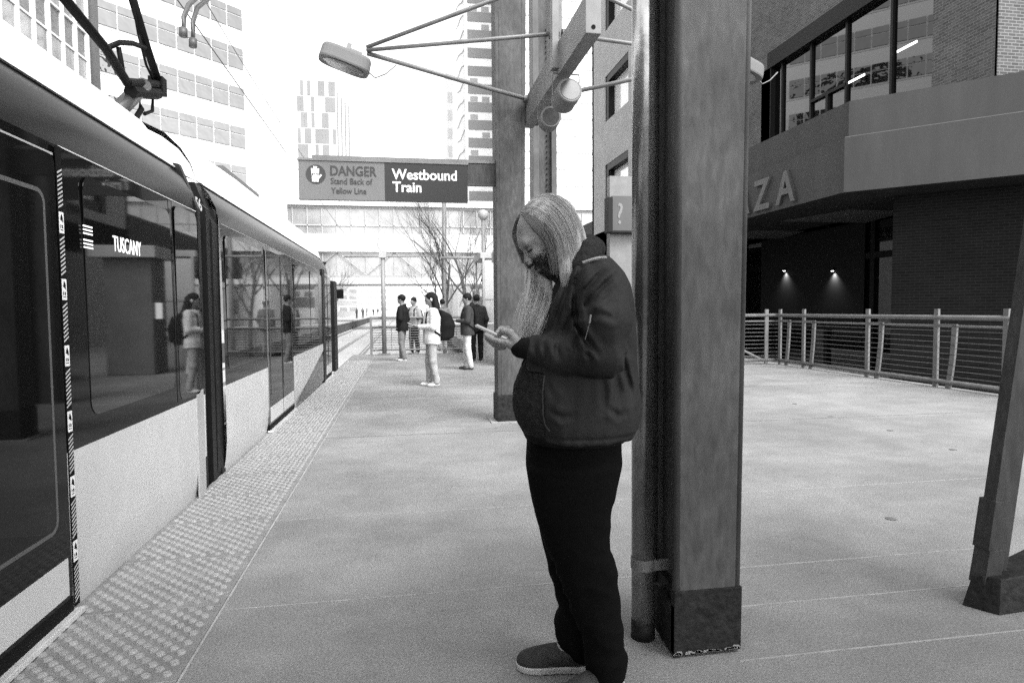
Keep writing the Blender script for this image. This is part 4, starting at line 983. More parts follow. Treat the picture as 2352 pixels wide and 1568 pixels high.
def fast_mesh(name, V, Fq, m, parent, Mloc=None):
    """quads -> mesh; V in the parent's local frame"""
    me = bpy.data.meshes.new(name); n = len(V); me.vertices.add(n); me.vertices.foreach_set('co', np.asarray(V, np.float32).ravel())
    me.loops.add(len(Fq)*4); me.loops.foreach_set('vertex_index', Fq.astype(np.int32).ravel()); me.polygons.add(len(Fq))
    me.polygons.foreach_set('loop_start', np.arange(0, len(Fq)*4, 4, dtype=np.int32)); me.polygons.foreach_set('use_smooth', np.ones(len(Fq), bool))
    me.update(calc_edges=True); me.validate(); me.materials.append(m)
    o = bpy.data.objects.new(name, me); COL.objects.link(o); o.parent = parent; return o
def strands(name, curves, r, m, parent, tone=None):
    V = []; Q = []; TN = []; TNC = []; rt = random.Random(2)
    for pts in curves:
        mpt = np.array(pts[len(pts)//2]); tn = .6*math.sin(mpt[0]*330+mpt[2]*170)*math.sin(mpt[2]*90+1)+rt.uniform(-.45, .45)
        if tone is not None: tn = tone[len(TNC)]+rt.uniform(-.15, .15)
        TNC.append(1)
        pts = np.array(pts, float); n = len(pts); b = len(V)
        for i, p in enumerate(pts):
            a = pts[max(0, i-1)]; c = pts[min(n-1, i+1)]; d = c-a; d /= np.linalg.norm(d)+1e-9; e = np.cross(d, [0, 1., .1]); e /= np.linalg.norm(e)+1e-9; g = np.cross(d, e)
            rr = r*(1-.75*(i/(n-1))**2)
            for k in range(4): an = math.pi/2*k; V.append(p+rr*(math.cos(an)*e+math.sin(an)*g)); TN.append(tn)
        for i in range(n-1):
            for k in range(4): Q.append((b+i*4+k, b+i*4+(k+1) % 4, b+(i+1)*4+(k+1) % 4, b+(i+1)*4+k))
    o = fast_mesh(name, np.array(V), np.array(Q), m, parent)
    at = o.data.attributes.new('tone', 'FLOAT', 'POINT'); at.data.foreach_set('value', np.array(TN, np.float32)); return o
def wnoise(seed, f, n=6, st=(1, 1, 1)):
    r = np.random.default_rng(seed); K = r.normal(size=(n, 3)); K = K/np.linalg.norm(K, axis=1)[:, None]*f*r.uniform(.6, 1.6, n)[:, None]*np.array(st); ph = r.uniform(0, 6.28, n)
    def fn(X, Y, Z): return sum(np.sin(K[i, 0]*X+K[i, 1]*Y+K[i, 2]*Z+ph[i]) for i in range(n))/n
    return fn

exec_people = True
# ------------------------------------------------------------------ the man with the phone
m_skin = mat('skin', .22, .5, .16, 45, .2, 160); m_hair = mat('fair_hair', .15, .55, 0, 1, .15, 220, spec=.22)
_t = m_hair.node_tree; _a = _t.nodes.new('ShaderNodeAttribute'); _a.attribute_name = 'tone'; _r = _t.nodes.new('ShaderNodeMapRange')
_r.inputs[1].default_value = -2; _r.inputs[2].default_value = 1; _r.inputs[3].default_value = .006; _r.inputs[4].default_value = .42; _t.links.new(_a.outputs['Fac'], _r.inputs[0]); _t.links.new(_r.outputs[0], _t.nodes['Principled BSDF'].inputs['Base Color']); m_beard = mat('beard', .048, .8, .4, 60, .5, 250, spec=.15)
m_jack = mat('jacket_nylon', .018, .75, .2, 9, .25, 60, spec=.16); m_sherpa = mat('sherpa', .020, .9, .5, 60, 1.0, 130, spec=.1); m_jean = mat('black_jeans', .0025, .9, .3, 30, .2, 200, spec=.08)
m_rib = mat('ribbed_cuff', .006, .9, .2, 60, .4, 300, spec=.1); m_shoe = mat('canvas_shoe', .022, .8, .3, 30, .4, 300); m_sole = mat('shoe_sole', .42, .6, .15, 20)
D0 = 2.285
Fh = np.array([math.sin(YAW), math.cos(YAW), 0]); Rh = np.array([math.cos(YAW), -math.sin(YAW), 0])
def m3(px, py, v=0.):
    """pixel at horizontal depth D0+v -> man's frame (u right, v away, z up), origin on the ground at depth D0"""
    d = ray(px, py); t = (D0+v)/float(d@Fh); p = CAM+d*t; return np.array([float(p@Rh)-.27, v, p[2]])
org = Fh*D0+Rh*.27
man = empty('person', org, 'long-haired bearded man in a dark bomber jacket beside the big column', 'person', rz=-YAW)
def U(px, py=800, v=0.): return m3(px, py, v)[0]
def Zp(py, v=0.): return m3(1320, py, v)[2]
def rows(lst, v, hv):
    out = []
    for r in lst:
        py, a, b = r[:3]; h_ = r[3] if len(r) > 3 else hv; vc = r[4] if len(r) > 4 else v
        out.append((m3(1320, py, vc)[2], m3(a, py, vc)[0], m3(b, py, vc)[0], vc, h_))
    return out
# head frame
HC = m3(1267, 549, 0.0); pit = math.radians(37); yw = math.radians(-6)
hf = np.array([-math.cos(pit)*math.cos(yw), math.sin(yw)*math.cos(pit), -math.sin(pit)]); hs = np.cross(hf, [0, 0, 1.]); hs /= np.linalg.norm(hs); hu = np.cross(hs, hf)
if hu[2] < 0: hu = -hu
def H(f, s_, u): return HC+hf*f+hs*s_+hu*u
HA = [hf, hs, hu]
B = Field((-.42, -.42, -.02), (.26, .36, 1.82), .0042)
B.ell(H(.0, 0, .045), (.098, .077, .093), HA, .01)
B.ell(H(.030, 0, -.03), (.068, .060, .085), HA, .03)
B.ell(H(.062, 0, -.085), (.030, .036, .028), HA, .03)          # chin
B.ell(H(.088, 0, .045), (.018, .052, .018), HA, .03)           # brow
B.ell(H(.082, .030, -.005), (.018, .022, .018), HA, .02); B.ell(H(.082, -.030, -.005), (.018, .022, .018), HA, .02)   # cheeks
B.cap(H(.096, 0, .025), H(.122, 0, -.018), .009, .013, .012); B.ell(H(.112, .011, -.021), (.011, .008, .008), HA, .008); B.ell(H(.112, -.011, -.021), (.011, .008, .008), HA, .008)
for s_ in (-1, 1):
    B.ell(H(.096, s_*.032, .022), (.013, .017, .013), HA, .008, cut=True); B.ell(H(.084, s_*.031, .021), (.0125, .014, .0125), HA, .003)
    B.ell(H(-.004, s_*.078, .0), (.018, .008, .030), HA, .008)
B.ell(H(.096, 0, -.048), (.014, .024, .006), HA, .006); B.ell(H(.094, 0, -.060), (.013, .021, .007), HA, .006)
B.cap(H(-.03, 0, -.05), m3(1345, 625, 0), .058, .066, .03)     # neck
# torso, arms, legs inside the clothes
B.loft(rows([(620, 1310, 1395, .15), (700, 1285, 1430, .17), (850, 1240, 1430, .16), (1000, 1245, 1395, .12), (1060, 1250, 1385, .11)], 0, .15), .02)
B.cap(m3(1345, 625, 0), m3(1350, 680, 0), .07, .1, .05)
for v_, ex, wx, lk in ((-.20, (1383, 815, -.235), (1208, 800, -.115), 1), (.20, (1350, 800, .235), (1205, 795, .075), 1)):
    B.cap(m3(1375, 665, v_*.85), m3(*ex), .05, .042, .03); B.cap(m3(*ex), m3(*wx), .042, .027, .015)
B.chain([m3(1320, 1060, .07), m3(1315, 1230, .07), m3(1322, 1480, .06)], [.07, .05, .035], .02); B.chain([m3(1330, 1060, -.07), m3(1335, 1250, -.08), m3(1395, 1535, -.07)], [.07, .05, .036], .02)
B.cap(m3(1322, 1480, .06), m3(1225, 1520, .045), .035, .028, .02); B.cap(m3(1395, 1535, -.07), m3(1350, 1570, -.13), .035, .028, .02)
# near (left) hand, palm up under the phone
W = m3(1208, 800, -.115)
def hand(W, sgn, dv):
    p = lambda x, y, v: m3(x, y, v+dv)
    B.cap(W, p(1180, 789, -.10), .026, .024, .012)
    for j in range(4): B.cap(p(1184, 790, -.115+j*.016), p(1163, 786+j*.6, -.112+j*.017), .0145, .0125, .012)
    # fingers: index nearest the camera, then three more behind, unequal curl
    fg = [(((1163, 785), (1147, 784), (1131, 779), (1115, 769)), (-.115, -.112, -.100, -.085)), (((1163, 787), (1148, 790), (1132, 787), (1118, 777)), (-.097, -.092, -.082, -.066)),
          (((1163, 789), (1150, 794), (1136, 792), (1124, 783)), (-.080, -.075, -.066, -.052)), (((1164, 790), (1154, 797), (1143, 796), (1133, 788)), (-.064, -.060, -.052, -.042))]
    for j, (pp_, vv_) in enumerate(fg):
        r = (.0098, .0098, .0095, .0085)[j]; P_ = [p(x, y, (v if sgn > 0 else v)) for (x, y), v in zip(pp_, vv_)]
        B.chain(P_, [r*1.1, r*1.0, r*.95, r*.82], .005)
    B.chain([p(1186, 782, -.115), p(1172, 764, -.118), p(1156, 759, -.108), p(1147, 768, -.092)], [.018, .0135, .0115, .0095], .006)
hand(W, 1, 0.)
W2 = m3(1205, 795, .075)
B.cap(W2, m3(1180, 785, .055), .026, .024, .012)
for j in range(4): B.cap(m3(1184, 786, .065-j*.016), m3(1163, 784, .062-j*.016), .0145, .0125, .012)
for j, (q_, r) in enumerate((((1163, 781), (1148, 784), (1134, 781), (1122, 772)), .0095), ) if False else enumerate([((1163, 783), (1149, 790), (1136, 788), (1126, 779)), ((1163, 785), (1150, 793), (1138, 792), (1129, 784)), ((1164, 787), (1153, 796), (1142, 796), (1134, 789)), ((1165, 788), (1156, 798), (1147, 799), (1140, 793))]) if False else []: pass
for j, pp_ in enumerate([((1163, 782), (1149, 789), (1136, 787), (1127, 778)), ((1163, 784), (1150, 792), (1138, 791), (1130, 783)), ((1164, 786), (1153, 795), (1142, 795), (1135, 788)), ((1165, 787), (1156, 797), (1147, 798), (1141, 792))]):
    B.chain([m3(x, y, .062-j*.013-t*.006) for t, (x, y) in enumerate(pp_)], [.0105, .0098, .0092, .008], .005)
B.chain([m3(1184, 778, .060), m3(1168, 757, .045), m3(1152, 756, .020), m3(1143, 764, .0)], [.018, .0135, .0115, .0095], .006)
V_, Q_ = B.mesh(); BODYV = V_.copy(); body = fast_mesh('body', V_, Q_, m_skin, man); del B
# phone (held: its own thing)
pa, pb = m3(1091, 748, -.03), m3(1162, 781, -.03); pd = pb-pa; pd /= np.linalg.norm(pd); pn = np.cross(pd, [0, 1., 0]); pn /= np.linalg.norm(pn)
if pn[2] < 0: pn = -pn
ph = empty('smartphone', org, 'thin smartphone with a pale edge held flat in both hands of the bearded man', 'phone', rz=-YAW)
pcn = pa+pd*.073+pn*.002
def loc_box(nm, c, hx, hy, hz, m, par, bev=0):
    b = MB(); b.obox(c, pd, (0, 1, 0), pn, hx, hy, hz)
    if bev: bmesh.ops.bevel(b.bm, geom=list(b.bm.edges), offset=bev, segments=2, affect='EDGES')
    bmesh.ops.recalc_face_normals(b.bm, faces=b.bm.faces); me = bpy.data.meshes.new(nm); b.bm.to_mesh(me); b.bm.free(); me.materials.append(m); o = bpy.data.objects.new(nm, me); COL.objects.link(o); o.parent = par; return o
loc_box('case', pcn, .073, .037, .0042, mat('phone_case', .28, .35), ph, .003); loc_box('screen', pcn+pn*.0045, .069, .034, .0006, mat('phone_screen', .02, .05, emit=.15), ph)
loc_box('camera_bump', pa+pd*.02-pn*.005+np.array([0, -.015, 0]), .012, .012, .0015, m_black, ph)

# jacket
J = Field((-.40, -.42, .60), (.32, .42, 1.66), .005)
JR = [(590, 1335, 1393, .09), (600, 1310, 1404, .135), (615, 1292, 1418, .165), (632, 1280, 1431, .18), (655, 1268, 1444, .19), (690, 1258, 1452, .195), (720, 1250, 1455, .195), (760, 1238, 1457, .195), (800, 1220, 1457, .20), (840, 1192, 1458, .21), (880, 1175, 1461, .225), (915, 1171, 1467, .235),
      (940, 1173, 1470, .235), (960, 1179, 1467, .235), (976, 1188, 1463, .232), (985, 1194, 1456, .230), (995, 1198, 1450, .226)]
J.loft(rows(JR, 0, .2), .02, 2.25)
J.smooth(2)
for (sh_, el, wr_) in (((1382, 668, -.185), (1388, 815, -.245), (1216, 800, -.125)), ((1372, 668, .185), (1345, 800, .245), (1216, 797, .09))):
    J.chain([m3(*sh_), m3((sh_[0]+el[0])/2+4, (sh_[1]+el[1])/2, (sh_[2]+el[2])/2*1.12), m3(*el)], [.088, .084, .070], .022)
    mid = [(el[i]*.5+wr_[i]*.5) for i in range(3)]
    J.chain([m3(*el), m3(mid[0], mid[1]+10, mid[2]), m3(wr_[0]+14, wr_[1]+2, wr_[2])], [.070, .068, .047], .02)
# puffed folds on sleeve and shoulder
n1 = wnoise(3, 26, 7, (1.2, .6, .5)); n2 = wnoise(5, 60, 8)
E3 = m3(1388, 815, -.245); S3 = m3(1382, 668, -.185); Wr = m3(1216, 800, -.125)
def folds(X, Y, Z):
    d = np.zeros(np.broadcast(X, Y, Z).shape)
    a = n1(X, Y, Z); d = d+.007*(np.abs(a)*2.2-.5)
    for (A_, B_, fr_, am_) in ((S3, E3, 42, .0035), (E3, Wr, 58, .0045)):
        ab = B_-A_; L_b = float(ab@ab); t = ((X-A_[0])*ab[0]+(Y-A_[1])*ab[1]+(Z-A_[2])*ab[2])/L_b; w_ = np.exp(-((t-(1 if fr_ == 42 else 0.12))/.42)**2)*(Y < -.08)
        nn0 = n1(X*.7, Y, Z*.7); d = d+am_*np.abs(np.sin(t*math.sqrt(L_b)*fr_+nn0*3.2))*w_*(.6+nn0)
    # folds running from shoulder down across the chest
    C2 = m3(1400, 600, 0); qx = (X-C2[0]); qz = (Z-C2[2]); s_ = (qx*.55-qz*.83); tt = qx*.83+qz*.55
    w2 = np.exp(-(((Z-m3(1320, 690)[2])/.13)**2))*np.clip(-(X-m3(1395, 690)[0])/.08, 0, 1); d = d+.0075*np.sin(tt*62+3.2*np.sin(s_*7))*w2
    for (am, wv, L_) in FOLD:
        dm = None; ln = [0]
        for (a_, b_) in zip(L_, L_[1:]): ln.append(ln[-1]+math.hypot(b_[0]-a_[0], b_[2]-a_[2]))
        for i, (a_, b_) in enumerate(zip(L_, L_[1:])):
            ab0, ab2 = b_[0]-a_[0], b_[2]-a_[2]; t = np.clip(((X-a_[0])*ab0+(Z-a_[2])*ab2)/(ab0**2+ab2**2), 0, 1); q2 = np.sqrt((X-a_[0]-t*ab0)**2+(Z-a_[2]-t*ab2)**2)
            T_ = (ln[i]+t*(ln[i+1]-ln[i]))/ln[-1]
            if dm is None: dm, tm = q2, T_
            else: tm = np.where(q2 < dm, T_, tm); dm = np.minimum(dm, q2)
        tp_ = np.sin(np.pi*np.clip(tm, .04, .96))**.6; d = d+(Y < -.04)*am*tp_*(np.exp(-(dm/wv)**2)-.6*np.exp(-((dm-2.0*wv)/(1.2*wv))**2))
    return d+.0008*n2(X, Y, Z)
FOLD = [(am, wv, [m3(x, y, -.24) for x, y in L_]) for am, wv, L_ in (
    (.013, .009, [(1402, 612), (1372, 636), (1345, 668), (1330, 700)]), (.014, .010, [(1412, 632), (1380, 660), (1350, 690), (1334, 724)]), (.010, .008, [(1405, 660), (1376, 684), (1346, 700)]),
    (.014, .008, [(1346, 600), (1330, 640), (1323, 698), (1329, 753), (1345, 795)]), (.011, .008, [(1326, 750), (1345, 780), (1366, 812)]), (.008, .007, [(1330, 770), (1322, 790), (1326, 812)]),
    (.008, .008, [(1288, 782), (1280, 800), (1284, 824)]), (.008, .008, [(1310, 782), (1322, 803), (1318, 828)]), (.007, .008, [(1256, 782), (1252, 800), (1254, 830)]), (.007, .008, [(1338, 800), (1352, 822), (1350, 845)]), (.006, .008, [(1236, 786), (1230, 800), (1233, 822)]),
    (.012, .012, [(1296, 630), (1275, 670), (1260, 715), (1250, 766)]), (.011, .011, [(1312, 650), (1296, 700), (1284, 745), (1272, 775)]), (.009, .010, [(1322, 720), (1304, 756), (1298, 780)]),
    (.010, .010, [(1425, 800), (1446, 850), (1460, 900), (1462, 930)]), (.007, .010, [(1410, 700), (1400, 730), (1372, 722), (1350, 724)]), (.007, .012, [(1385, 870), (1392, 905), (1388, 945)]), (.006, .010, [(1262, 945), (1290, 960), (1320, 955)]), (.006, .010, [(1400, 940), (1425, 960), (1440, 955)]), (.006, .012, [(1262, 880), (1275, 920), (1262, 950)]), (.007, .012, [(1420, 860), (1425, 900), (1412, 940)]))]
J.warp(folds)
# hem gather, side panel seam groove, pocket
zh = Zp(981)
J.warp(lambda X, Y, Z: .004*np.exp(-((Z-zh)/.006)**2)+0*X+0*Y)
# open front
zc = np.array([Zp(y) for y in (1030, 1000, 858, 760, 700, 650, 600, 540)]); uc = np.array([U(x, y) for x, y in ((1254, 1030), (1247, 1000), (1243, 858), (1249, 760), (1262, 700), (1285, 650), (1300, 600), (1330, 540))])
ub = lambda Z: np.interp(Z.ravel(), zc, uc)[None, None, :]
zar = (zc >= 0)
SH = Field((-.40, -.36, .62), (.10, .36, 1.60), .005); SR = [(r[0], r[1]+5, r[2]-14, r[3]-.02) for r in JR]; SH.loft(rows(SR, 0, .2), .02, 2.2); SH.smooth(3)
n4 = wnoise(9, 170, 14); n5 = wnoise(19, 14, 6); SH.warp(lambda X, Y, Z: .0035*n4(X, Y, Z)+.007*n5(X, Y, Z))
sl_, X, Y, Z = J.blk((-1, -1, 0), (1, 1, 3)); keep = ub(Z)-X+0*Y
sleeve = (X > 9)
# cut only the torso, not the forearms: protect by distance to the forearm capsules
def dcap(X, Y, Z, a, b, r): ab = b-a; t = np.clip(((X-a[0])*ab[0]+(Y-a[1])*ab[1]+(Z-a[2])*ab[2])/float(ab@ab), 0, 1); return np.sqrt((X-a[0]-t*ab[0])**2+(Y-a[1]-t*ab[1])**2+(Z-a[2]-t*ab[2])**2)-r
arm1 = dcap(X, Y, Z, m3(1388, 815, -.245), Wr+np.array([0, 0, 0]), .078); arm2 = dcap(X, Y, Z, m3(1345, 800, .245), m3(1216, 797, .09), .078); arm = np.minimum(arm1, arm2)
cutf = np.minimum(keep, arm)    # cut where keep>0 and arm>0
T = np.maximum(J.S[sl_], cutf); J.S[sl_] = T
V_, Q_ = J.mesh(); jk = fast_mesh('jacket', V_, Q_, m_jack, man)
sl_, X, Y, Z = SH.blk((-1, -1, 0), (1, 1, 3)); SH.S[sl_] = np.maximum(SH.S[sl_], X-ub(Z)-.04+0*Y)
V_, Q_ = SH.mesh(); fast_mesh('fleece_lining', V_, Q_, m_sherpa, man); del J, SH
# collar
Cc = Field((-.12, -.2, 1.3), (.26, .2, 1.72), .005)
for sg_ in (-1, 1):
    Cc.chain([m3(1362, 574, 0), m3(1352, 592, sg_*.085), m3(1336, 612, sg_*.110), m3(1314, 642, sg_*.085), m3(1284, 674, sg_*.035)], [.038, .040, .037, .029, .024], .03)
Cc.chain([m3(1352, 553, 0), m3(1345, 566, -.07)], [.02, .02], .03)
Cc.warp(lambda X, Y, Z: .004*n4(X*.9, Y, Z)); V_, Q_ = Cc.mesh(); fast_mesh('collar', V_, Q_, m_sherpa, man)
# ribbed cuffs + hem
for a_, b_ in (((1218, 801, -.126), (1196, 799, -.108)), ((1222, 798, .095), (1202, 796, .075))):
    Rb = Field((-.4, -.4, .8), (.1, .4, 1.3), .005); Rb.chain([m3(*a_), m3(*b_)], [.040, .035], .01); V_, Q_ = Rb.mesh(); fast_mesh('cuff', V_, Q_, m_rib, man)
Rb = Field((-.4, -.4, .60), (.3, .4, 1.3), .005); Rb.loft(rows([(986, 1200, 1440, .22), (995, 1203, 1438, .216), (1003, 1208, 1434, .208)], 0, .2), .01, 2.25)
V_, Q_ = Rb.mesh(); fast_mesh('knit_hem', V_, Q_, m_rib, man)
# jacket details
def man_mesh(nm, b, m): 
    bmesh.ops.recalc_face_normals(b.bm, faces=b.bm.faces); me = bpy.data.meshes.new(nm); b.bm.to_mesh(me); b.bm.free(); me.materials.append(m); o = bpy.data.objects.new(nm, me); COL.objects.link(o); o.parent = man; return o
b = MB(); b.tube([m3(1250, 862, -.250), m3(1246, 900, -.262), m3(1247, 950, -.262), m3(1251, 975, -.256), m3(1262, 990, -.246)], .0026, 6); man_mesh('front_piping', b, mat('piping', .03, .8, spec=.1))
b = MB(); z0_ = m3(1357, 722, -.325); z1_ = m3(1354, 742, -.325); b.tube([z0_, z1_], .0030, 6); b.tube([z1_, m3(1344, 780, -.322)], .0009, 5); man_mesh('sleeve_zip', b, mat('zip_metal', .16, .5))
b = MB(); b.tube([m3(1338, 604, -.150), m3(1352, 599, -.150), m3(1372, 593, -.145), m3(1392, 592, -.125)], .0068, 6); man_mesh('shoulder_tab', b, mat('tab_grey', .14, .6, .8, 90))

# trousers
T = Field((-.36, -.30, .0), (.28, .26, .98), .005)
T.loft(rows([(975, 1212, 1426, .17), (1050, 1207, 1427, .175), (1090, 1214, 1418, .17), (1130, 1222, 1411, .155)], -.005, .17), .03)
T.loft(rows([(1070, 1210, 1424, .10), (1130, 1219, 1411, .10), (1180, 1229, 1404, .095), (1230, 1246, 1401, .088), (1262, 1256, 1400, .083), (1284, 1265, 1412, .08), (1305, 1275, 1417, .078), (1350, 1292, 1420, .076), (1400, 1310, 1425, .076), (1450, 1332, 1432, .078), (1485, 1342, 1431, .078), (1505, 1340, 1441, .086), (1530, 1345, 1440, .085), (1550, 1348, 1434, .08)], -.085, .1), .03)
T.loft(rows([(1070, 1222, 1400, .10), (1150, 1225, 1370, .09), (1220, 1240, 1358, .082), (1300, 1258, 1352, .075), (1368, 1277, 1352, .07), (1395, 1284, 1355, .07), (1412, 1276, 1358, .075), (1430, 1273, 1360, .078), (1470, 1279, 1362, .078), (1488, 1285, 1364, .078), (1502, 1294, 1364, .074)], .075, .08), .02)
T.smooth(2); n7 = wnoise(31, 34, 7, (1, 1, 1.6)); T.warp(lambda X, Y, Z: .006*(np.abs(n7(X, Y, Z))*2-.5)*np.clip((.75-Z)/.4, .15, 1))
V_, Q_ = T.mesh(); fast_mesh('jeans', V_, Q_, m_jean, man); del T
# shoes
def shoe(toe, heel, nm):
    toe = np.array(toe); heel = np.array(heel); d = toe-heel; L = np.linalg.norm(d[:2]); d = d/np.linalg.norm(d); s_ = np.array([-d[1], d[0], 0]); A = [d, s_, np.array([0, 0, 1.])]
    lo = np.minimum(toe, heel)-.12; hi = np.maximum(toe, heel)+.12; lo[2] = -.01; hi[2] = .2
    for part, mm in (('shoe', m_shoe), ('shoe_sole', m_sole)):
        f = Field(lo, hi, .004)
        if part == 'shoe':
            f.ell(heel+d*(L*.80)+np.array([0, 0, .034]), (.066, .047, .042), A, .02); f.ell(heel+d*(L*.5)+np.array([0, 0, .046]), (.09, .044, .050), A, .03); f.ell(heel+d*(L*.2)+np.array([0, 0, .055]), (.06, .040, .06), A, .03)
            sl2, X, Y, Z = f.blk(lo, hi); f.S[sl2] = np.maximum(f.S[sl2], .022-Z+0*X+0*Y)
        else:
            f.ell(heel+d*(L*.76)+np.array([0, 0, .02]), (.080, .053, .08), A, .01); f.ell(heel+d*(L*.45)+np.array([0, 0, .02]), (.10, .046, .08), A, .03); f.ell(heel+d*(L*.2)+np.array([0, 0, .02]), (.066, .044, .08), A, .03)
            sl2, X, Y, Z = f.blk(lo, hi); f.S[sl2] = np.maximum(f.S[sl2], np.maximum(Z-.027, .002-Z)+0*X+0*Y)
        V_, Q_ = f.mesh(); o = fast_mesh(nm if part == 'shoe' else 'sole', V_, Q_, mm, man if part == 'shoe' else sh_o)
        if part == 'shoe': sh_o = o
t1 = m3(1192, 1534, .055); t1[2] = 0; h1 = t1+np.array([.285, .0, 0]); shoe(t1, h1, 'shoe')
t2 = m3(1330, 1590, -.16); t2[2] = 0; h2 = m3(1425, 1560, -.06); h2[2] = 0; dd2 = (t2-h2); t2 = h2+dd2/np.linalg.norm(dd2)*.285; shoe(t2, h2, 'shoe')
# hair: shell + strands
Hh = Field((-.42, -.18, 1.05), (.16, .18, 1.75), .0045)
Hh.ell(H(-.010, 0, .053), (.097, .079, .088), HA, .01)
Hh.ell(H(.118, 0, -.032), (.088, .12, .106), HA, .012, cut=True)
near_g = [([(1204, 497, -.02), (1228, 498, -.055), (1256, 517, -.082), (1277, 550, -.092), (1287, 590, -.105), (1293, 625, -.125), (1293, 653, -.132)]),
          ([(1207, 487, -.015), (1240, 487, -.060), (1270, 512, -.088), (1292, 550, -.100), (1301, 590, -.115), (1304, 622, -.135), (1299, 650, -.135)]),
          ([(1213, 476, -.01), (1252, 474, -.055), (1285, 502, -.086), (1306, 545, -.100), (1313, 578, -.112), (1313, 605, -.125), (1306, 632, -.125)]),
          ([(1224, 464, -.005), (1262, 460, -.04), (1296, 484, -.070), (1317, 522, -.085), (1324, 552, -.092), (1324, 578, -.098), (1320, 600, -.095)]),
          ([(1236, 455, .0), (1270, 451, -.02), (1303, 470, -.045), (1323, 504, -.055), (1333, 534, -.06), (1338, 556, -.062), (1340, 575, -.06)])]
cv = []
def spline(P, n=14):
    P = np.array(P, float); t = np.linspace(0, len(P)-1, n); out = []
    for a in t:
        i = min(int(a), len(P)-2); f = a-i; p0 = P[max(i-1, 0)]; p1 = P[i]; p2 = P[i+1]; p3 = P[min(i+2, len(P)-1)]
        out.append(.5*((2*p1)+(p2-p0)*f+(2*p0-5*p1+4*p2-p3)*f*f+(-p0+3*p1-3*p2+p3)*f**3))
    return np.array(out)
G3 = [spline([m3(*q_) for q_ in g]) for g in near_g]
for g in G3: Hh.chain([q_+np.array([.002, .008, -.003]) for q_ in g[:-1]], [.010]*(len(g)-1), .02)
FA = []
def fam(G, n, jit, rnd):
    out = []
    for _ in range(n):
        a = rnd.uniform(0, len(G)-1); FA.append(a); i = min(int(a), len(G)-2); f = a-i; g = G[i]*(1-f)+G[i+1]*f
        off = rnd.normal(0, jit, 3); k = np.linspace(.15, 1, len(g))[:, None]; ph_ = rnd.uniform(0, 6.28); wv_ = np.array([1, .4, 0])*np.sin(np.linspace(0, 5, len(g))+ph_)[:, None]*jit*.5
        dv2 = g-(HC+np.array([.03, 0, .0])); dv2 /= np.linalg.norm(dv2, axis=1)[:, None]
        pnt = g+off*k+wv_*k+dv2*rnd.uniform(.003, .010); c0 = H(-.010, 0, .053); rad = np.array([.098, .080, .089])+rnd.uniform(.002, .007)
        ql = np.stack([(pnt-c0)@hf, (pnt-c0)@hs, (pnt-c0)@hu], 1)/rad; nl = np.linalg.norm(ql, axis=1)[:, None]; qn = np.where(nl < 1, ql/nl, ql)*rad
        out.append(c0+qn[:, :1]*hf+qn[:, 1:2]*hs+qn[:, 2:]*hu)
    return out
rnd = np.random.default_rng(5)
cv += [c+(c-HC)/np.linalg.norm(c-HC, axis=1)[:, None]*.002 for c in fam(G3, 420, .004, rnd)]
# the far side lock beside the forehead and the long hair falling in front of the chest
far_g = [[(1206, 492, .01), (1192, 510, .05), (1186, 530, .07), (1187, 548, .075), (1196, 566, .075), (1210, 600, .07)], [(1212, 480, .02), (1198, 496, .06), (1188, 518, .08), (1184, 538, .085), (1191, 560, .085), (1206, 600, .08)]]
GF = [spline([m3(*q_) for q_ in g]) for g in far_g]
nf0 = len(cv); tg = [[(1211, 497, -.03), (1225, 514, -.056), (1241, 535, -.070), (1257, 556, -.077), (1268, 588, -.080), (1275, 620, -.085)], [(1222, 494, -.04), (1245, 508, -.066), (1264, 533, -.082), (1277, 562, -.088), (1284, 595, -.095), (1287, 625, -.10)]]; cv += fam([spline([m3(*q_) for q_ in g]) for g in tg], 800, .0065, rnd); cv += [c+np.array([0, .0, 0]) for c in fam(GF, 420, .0035, rnd)]; nf1 = len(cv)
long_g = [[(1206, 575, .075), (1222, 612, .07), (1226, 650, .03), (1218, 690, -.02), (1208, 730, -.05), (1206, 768, -.06)], [(1215, 590, .06), (1236, 622, .05), (1240, 660, .0), (1230, 700, -.04), (1218, 740, -.06), (1212, 775, -.065)],
          [(1230, 610, .05), (1250, 640, .03), (1254, 672, -.02), (1244, 710, -.06), (1230, 748, -.075), (1219, 778, -.075)], [(1245, 630, .03), (1262, 655, .0), (1264, 690, -.04), (1252, 722, -.07), (1238, 752, -.085), (1226, 780, -.085)]]
GL = [spline([m3(*q_) for q_ in g]) for g in long_g]
for g in GL: Hh.chain(list(g), [.010, .010, .009, .008, .007, .006, .006, .005, .005, .005, .004, .004, .004, .003], .012)
cv += fam(GL, 380, .010, rnd)
for _ in range(14):
    g = GL[0]; i = rnd.integers(5, 12); p = g[i]; q_ = p+np.array([-rnd.uniform(.02, .05), -.01, -rnd.uniform(-.03, .04)]); cv.append(spline([p, p*.5+q_*.5+np.array([0, 0, .006]), q_], 6)) if False else None
Hh.warp(lambda X, Y, Z: .002*n2(X*3, Y*3, Z)); V_, Q_ = Hh.mesh(); hr = fast_mesh('hair', V_, Q_, m_hair, man); tf = lambda a: .20*math.sin(a*5.1+1)+.20*math.sin(a*11.7+2)+.17*math.sin(a*23+.5)+.12*math.sin(a*47)-.15
tones = [tf(a)+.15*rnd.uniform(-1, 1)+.05 for a in FA]
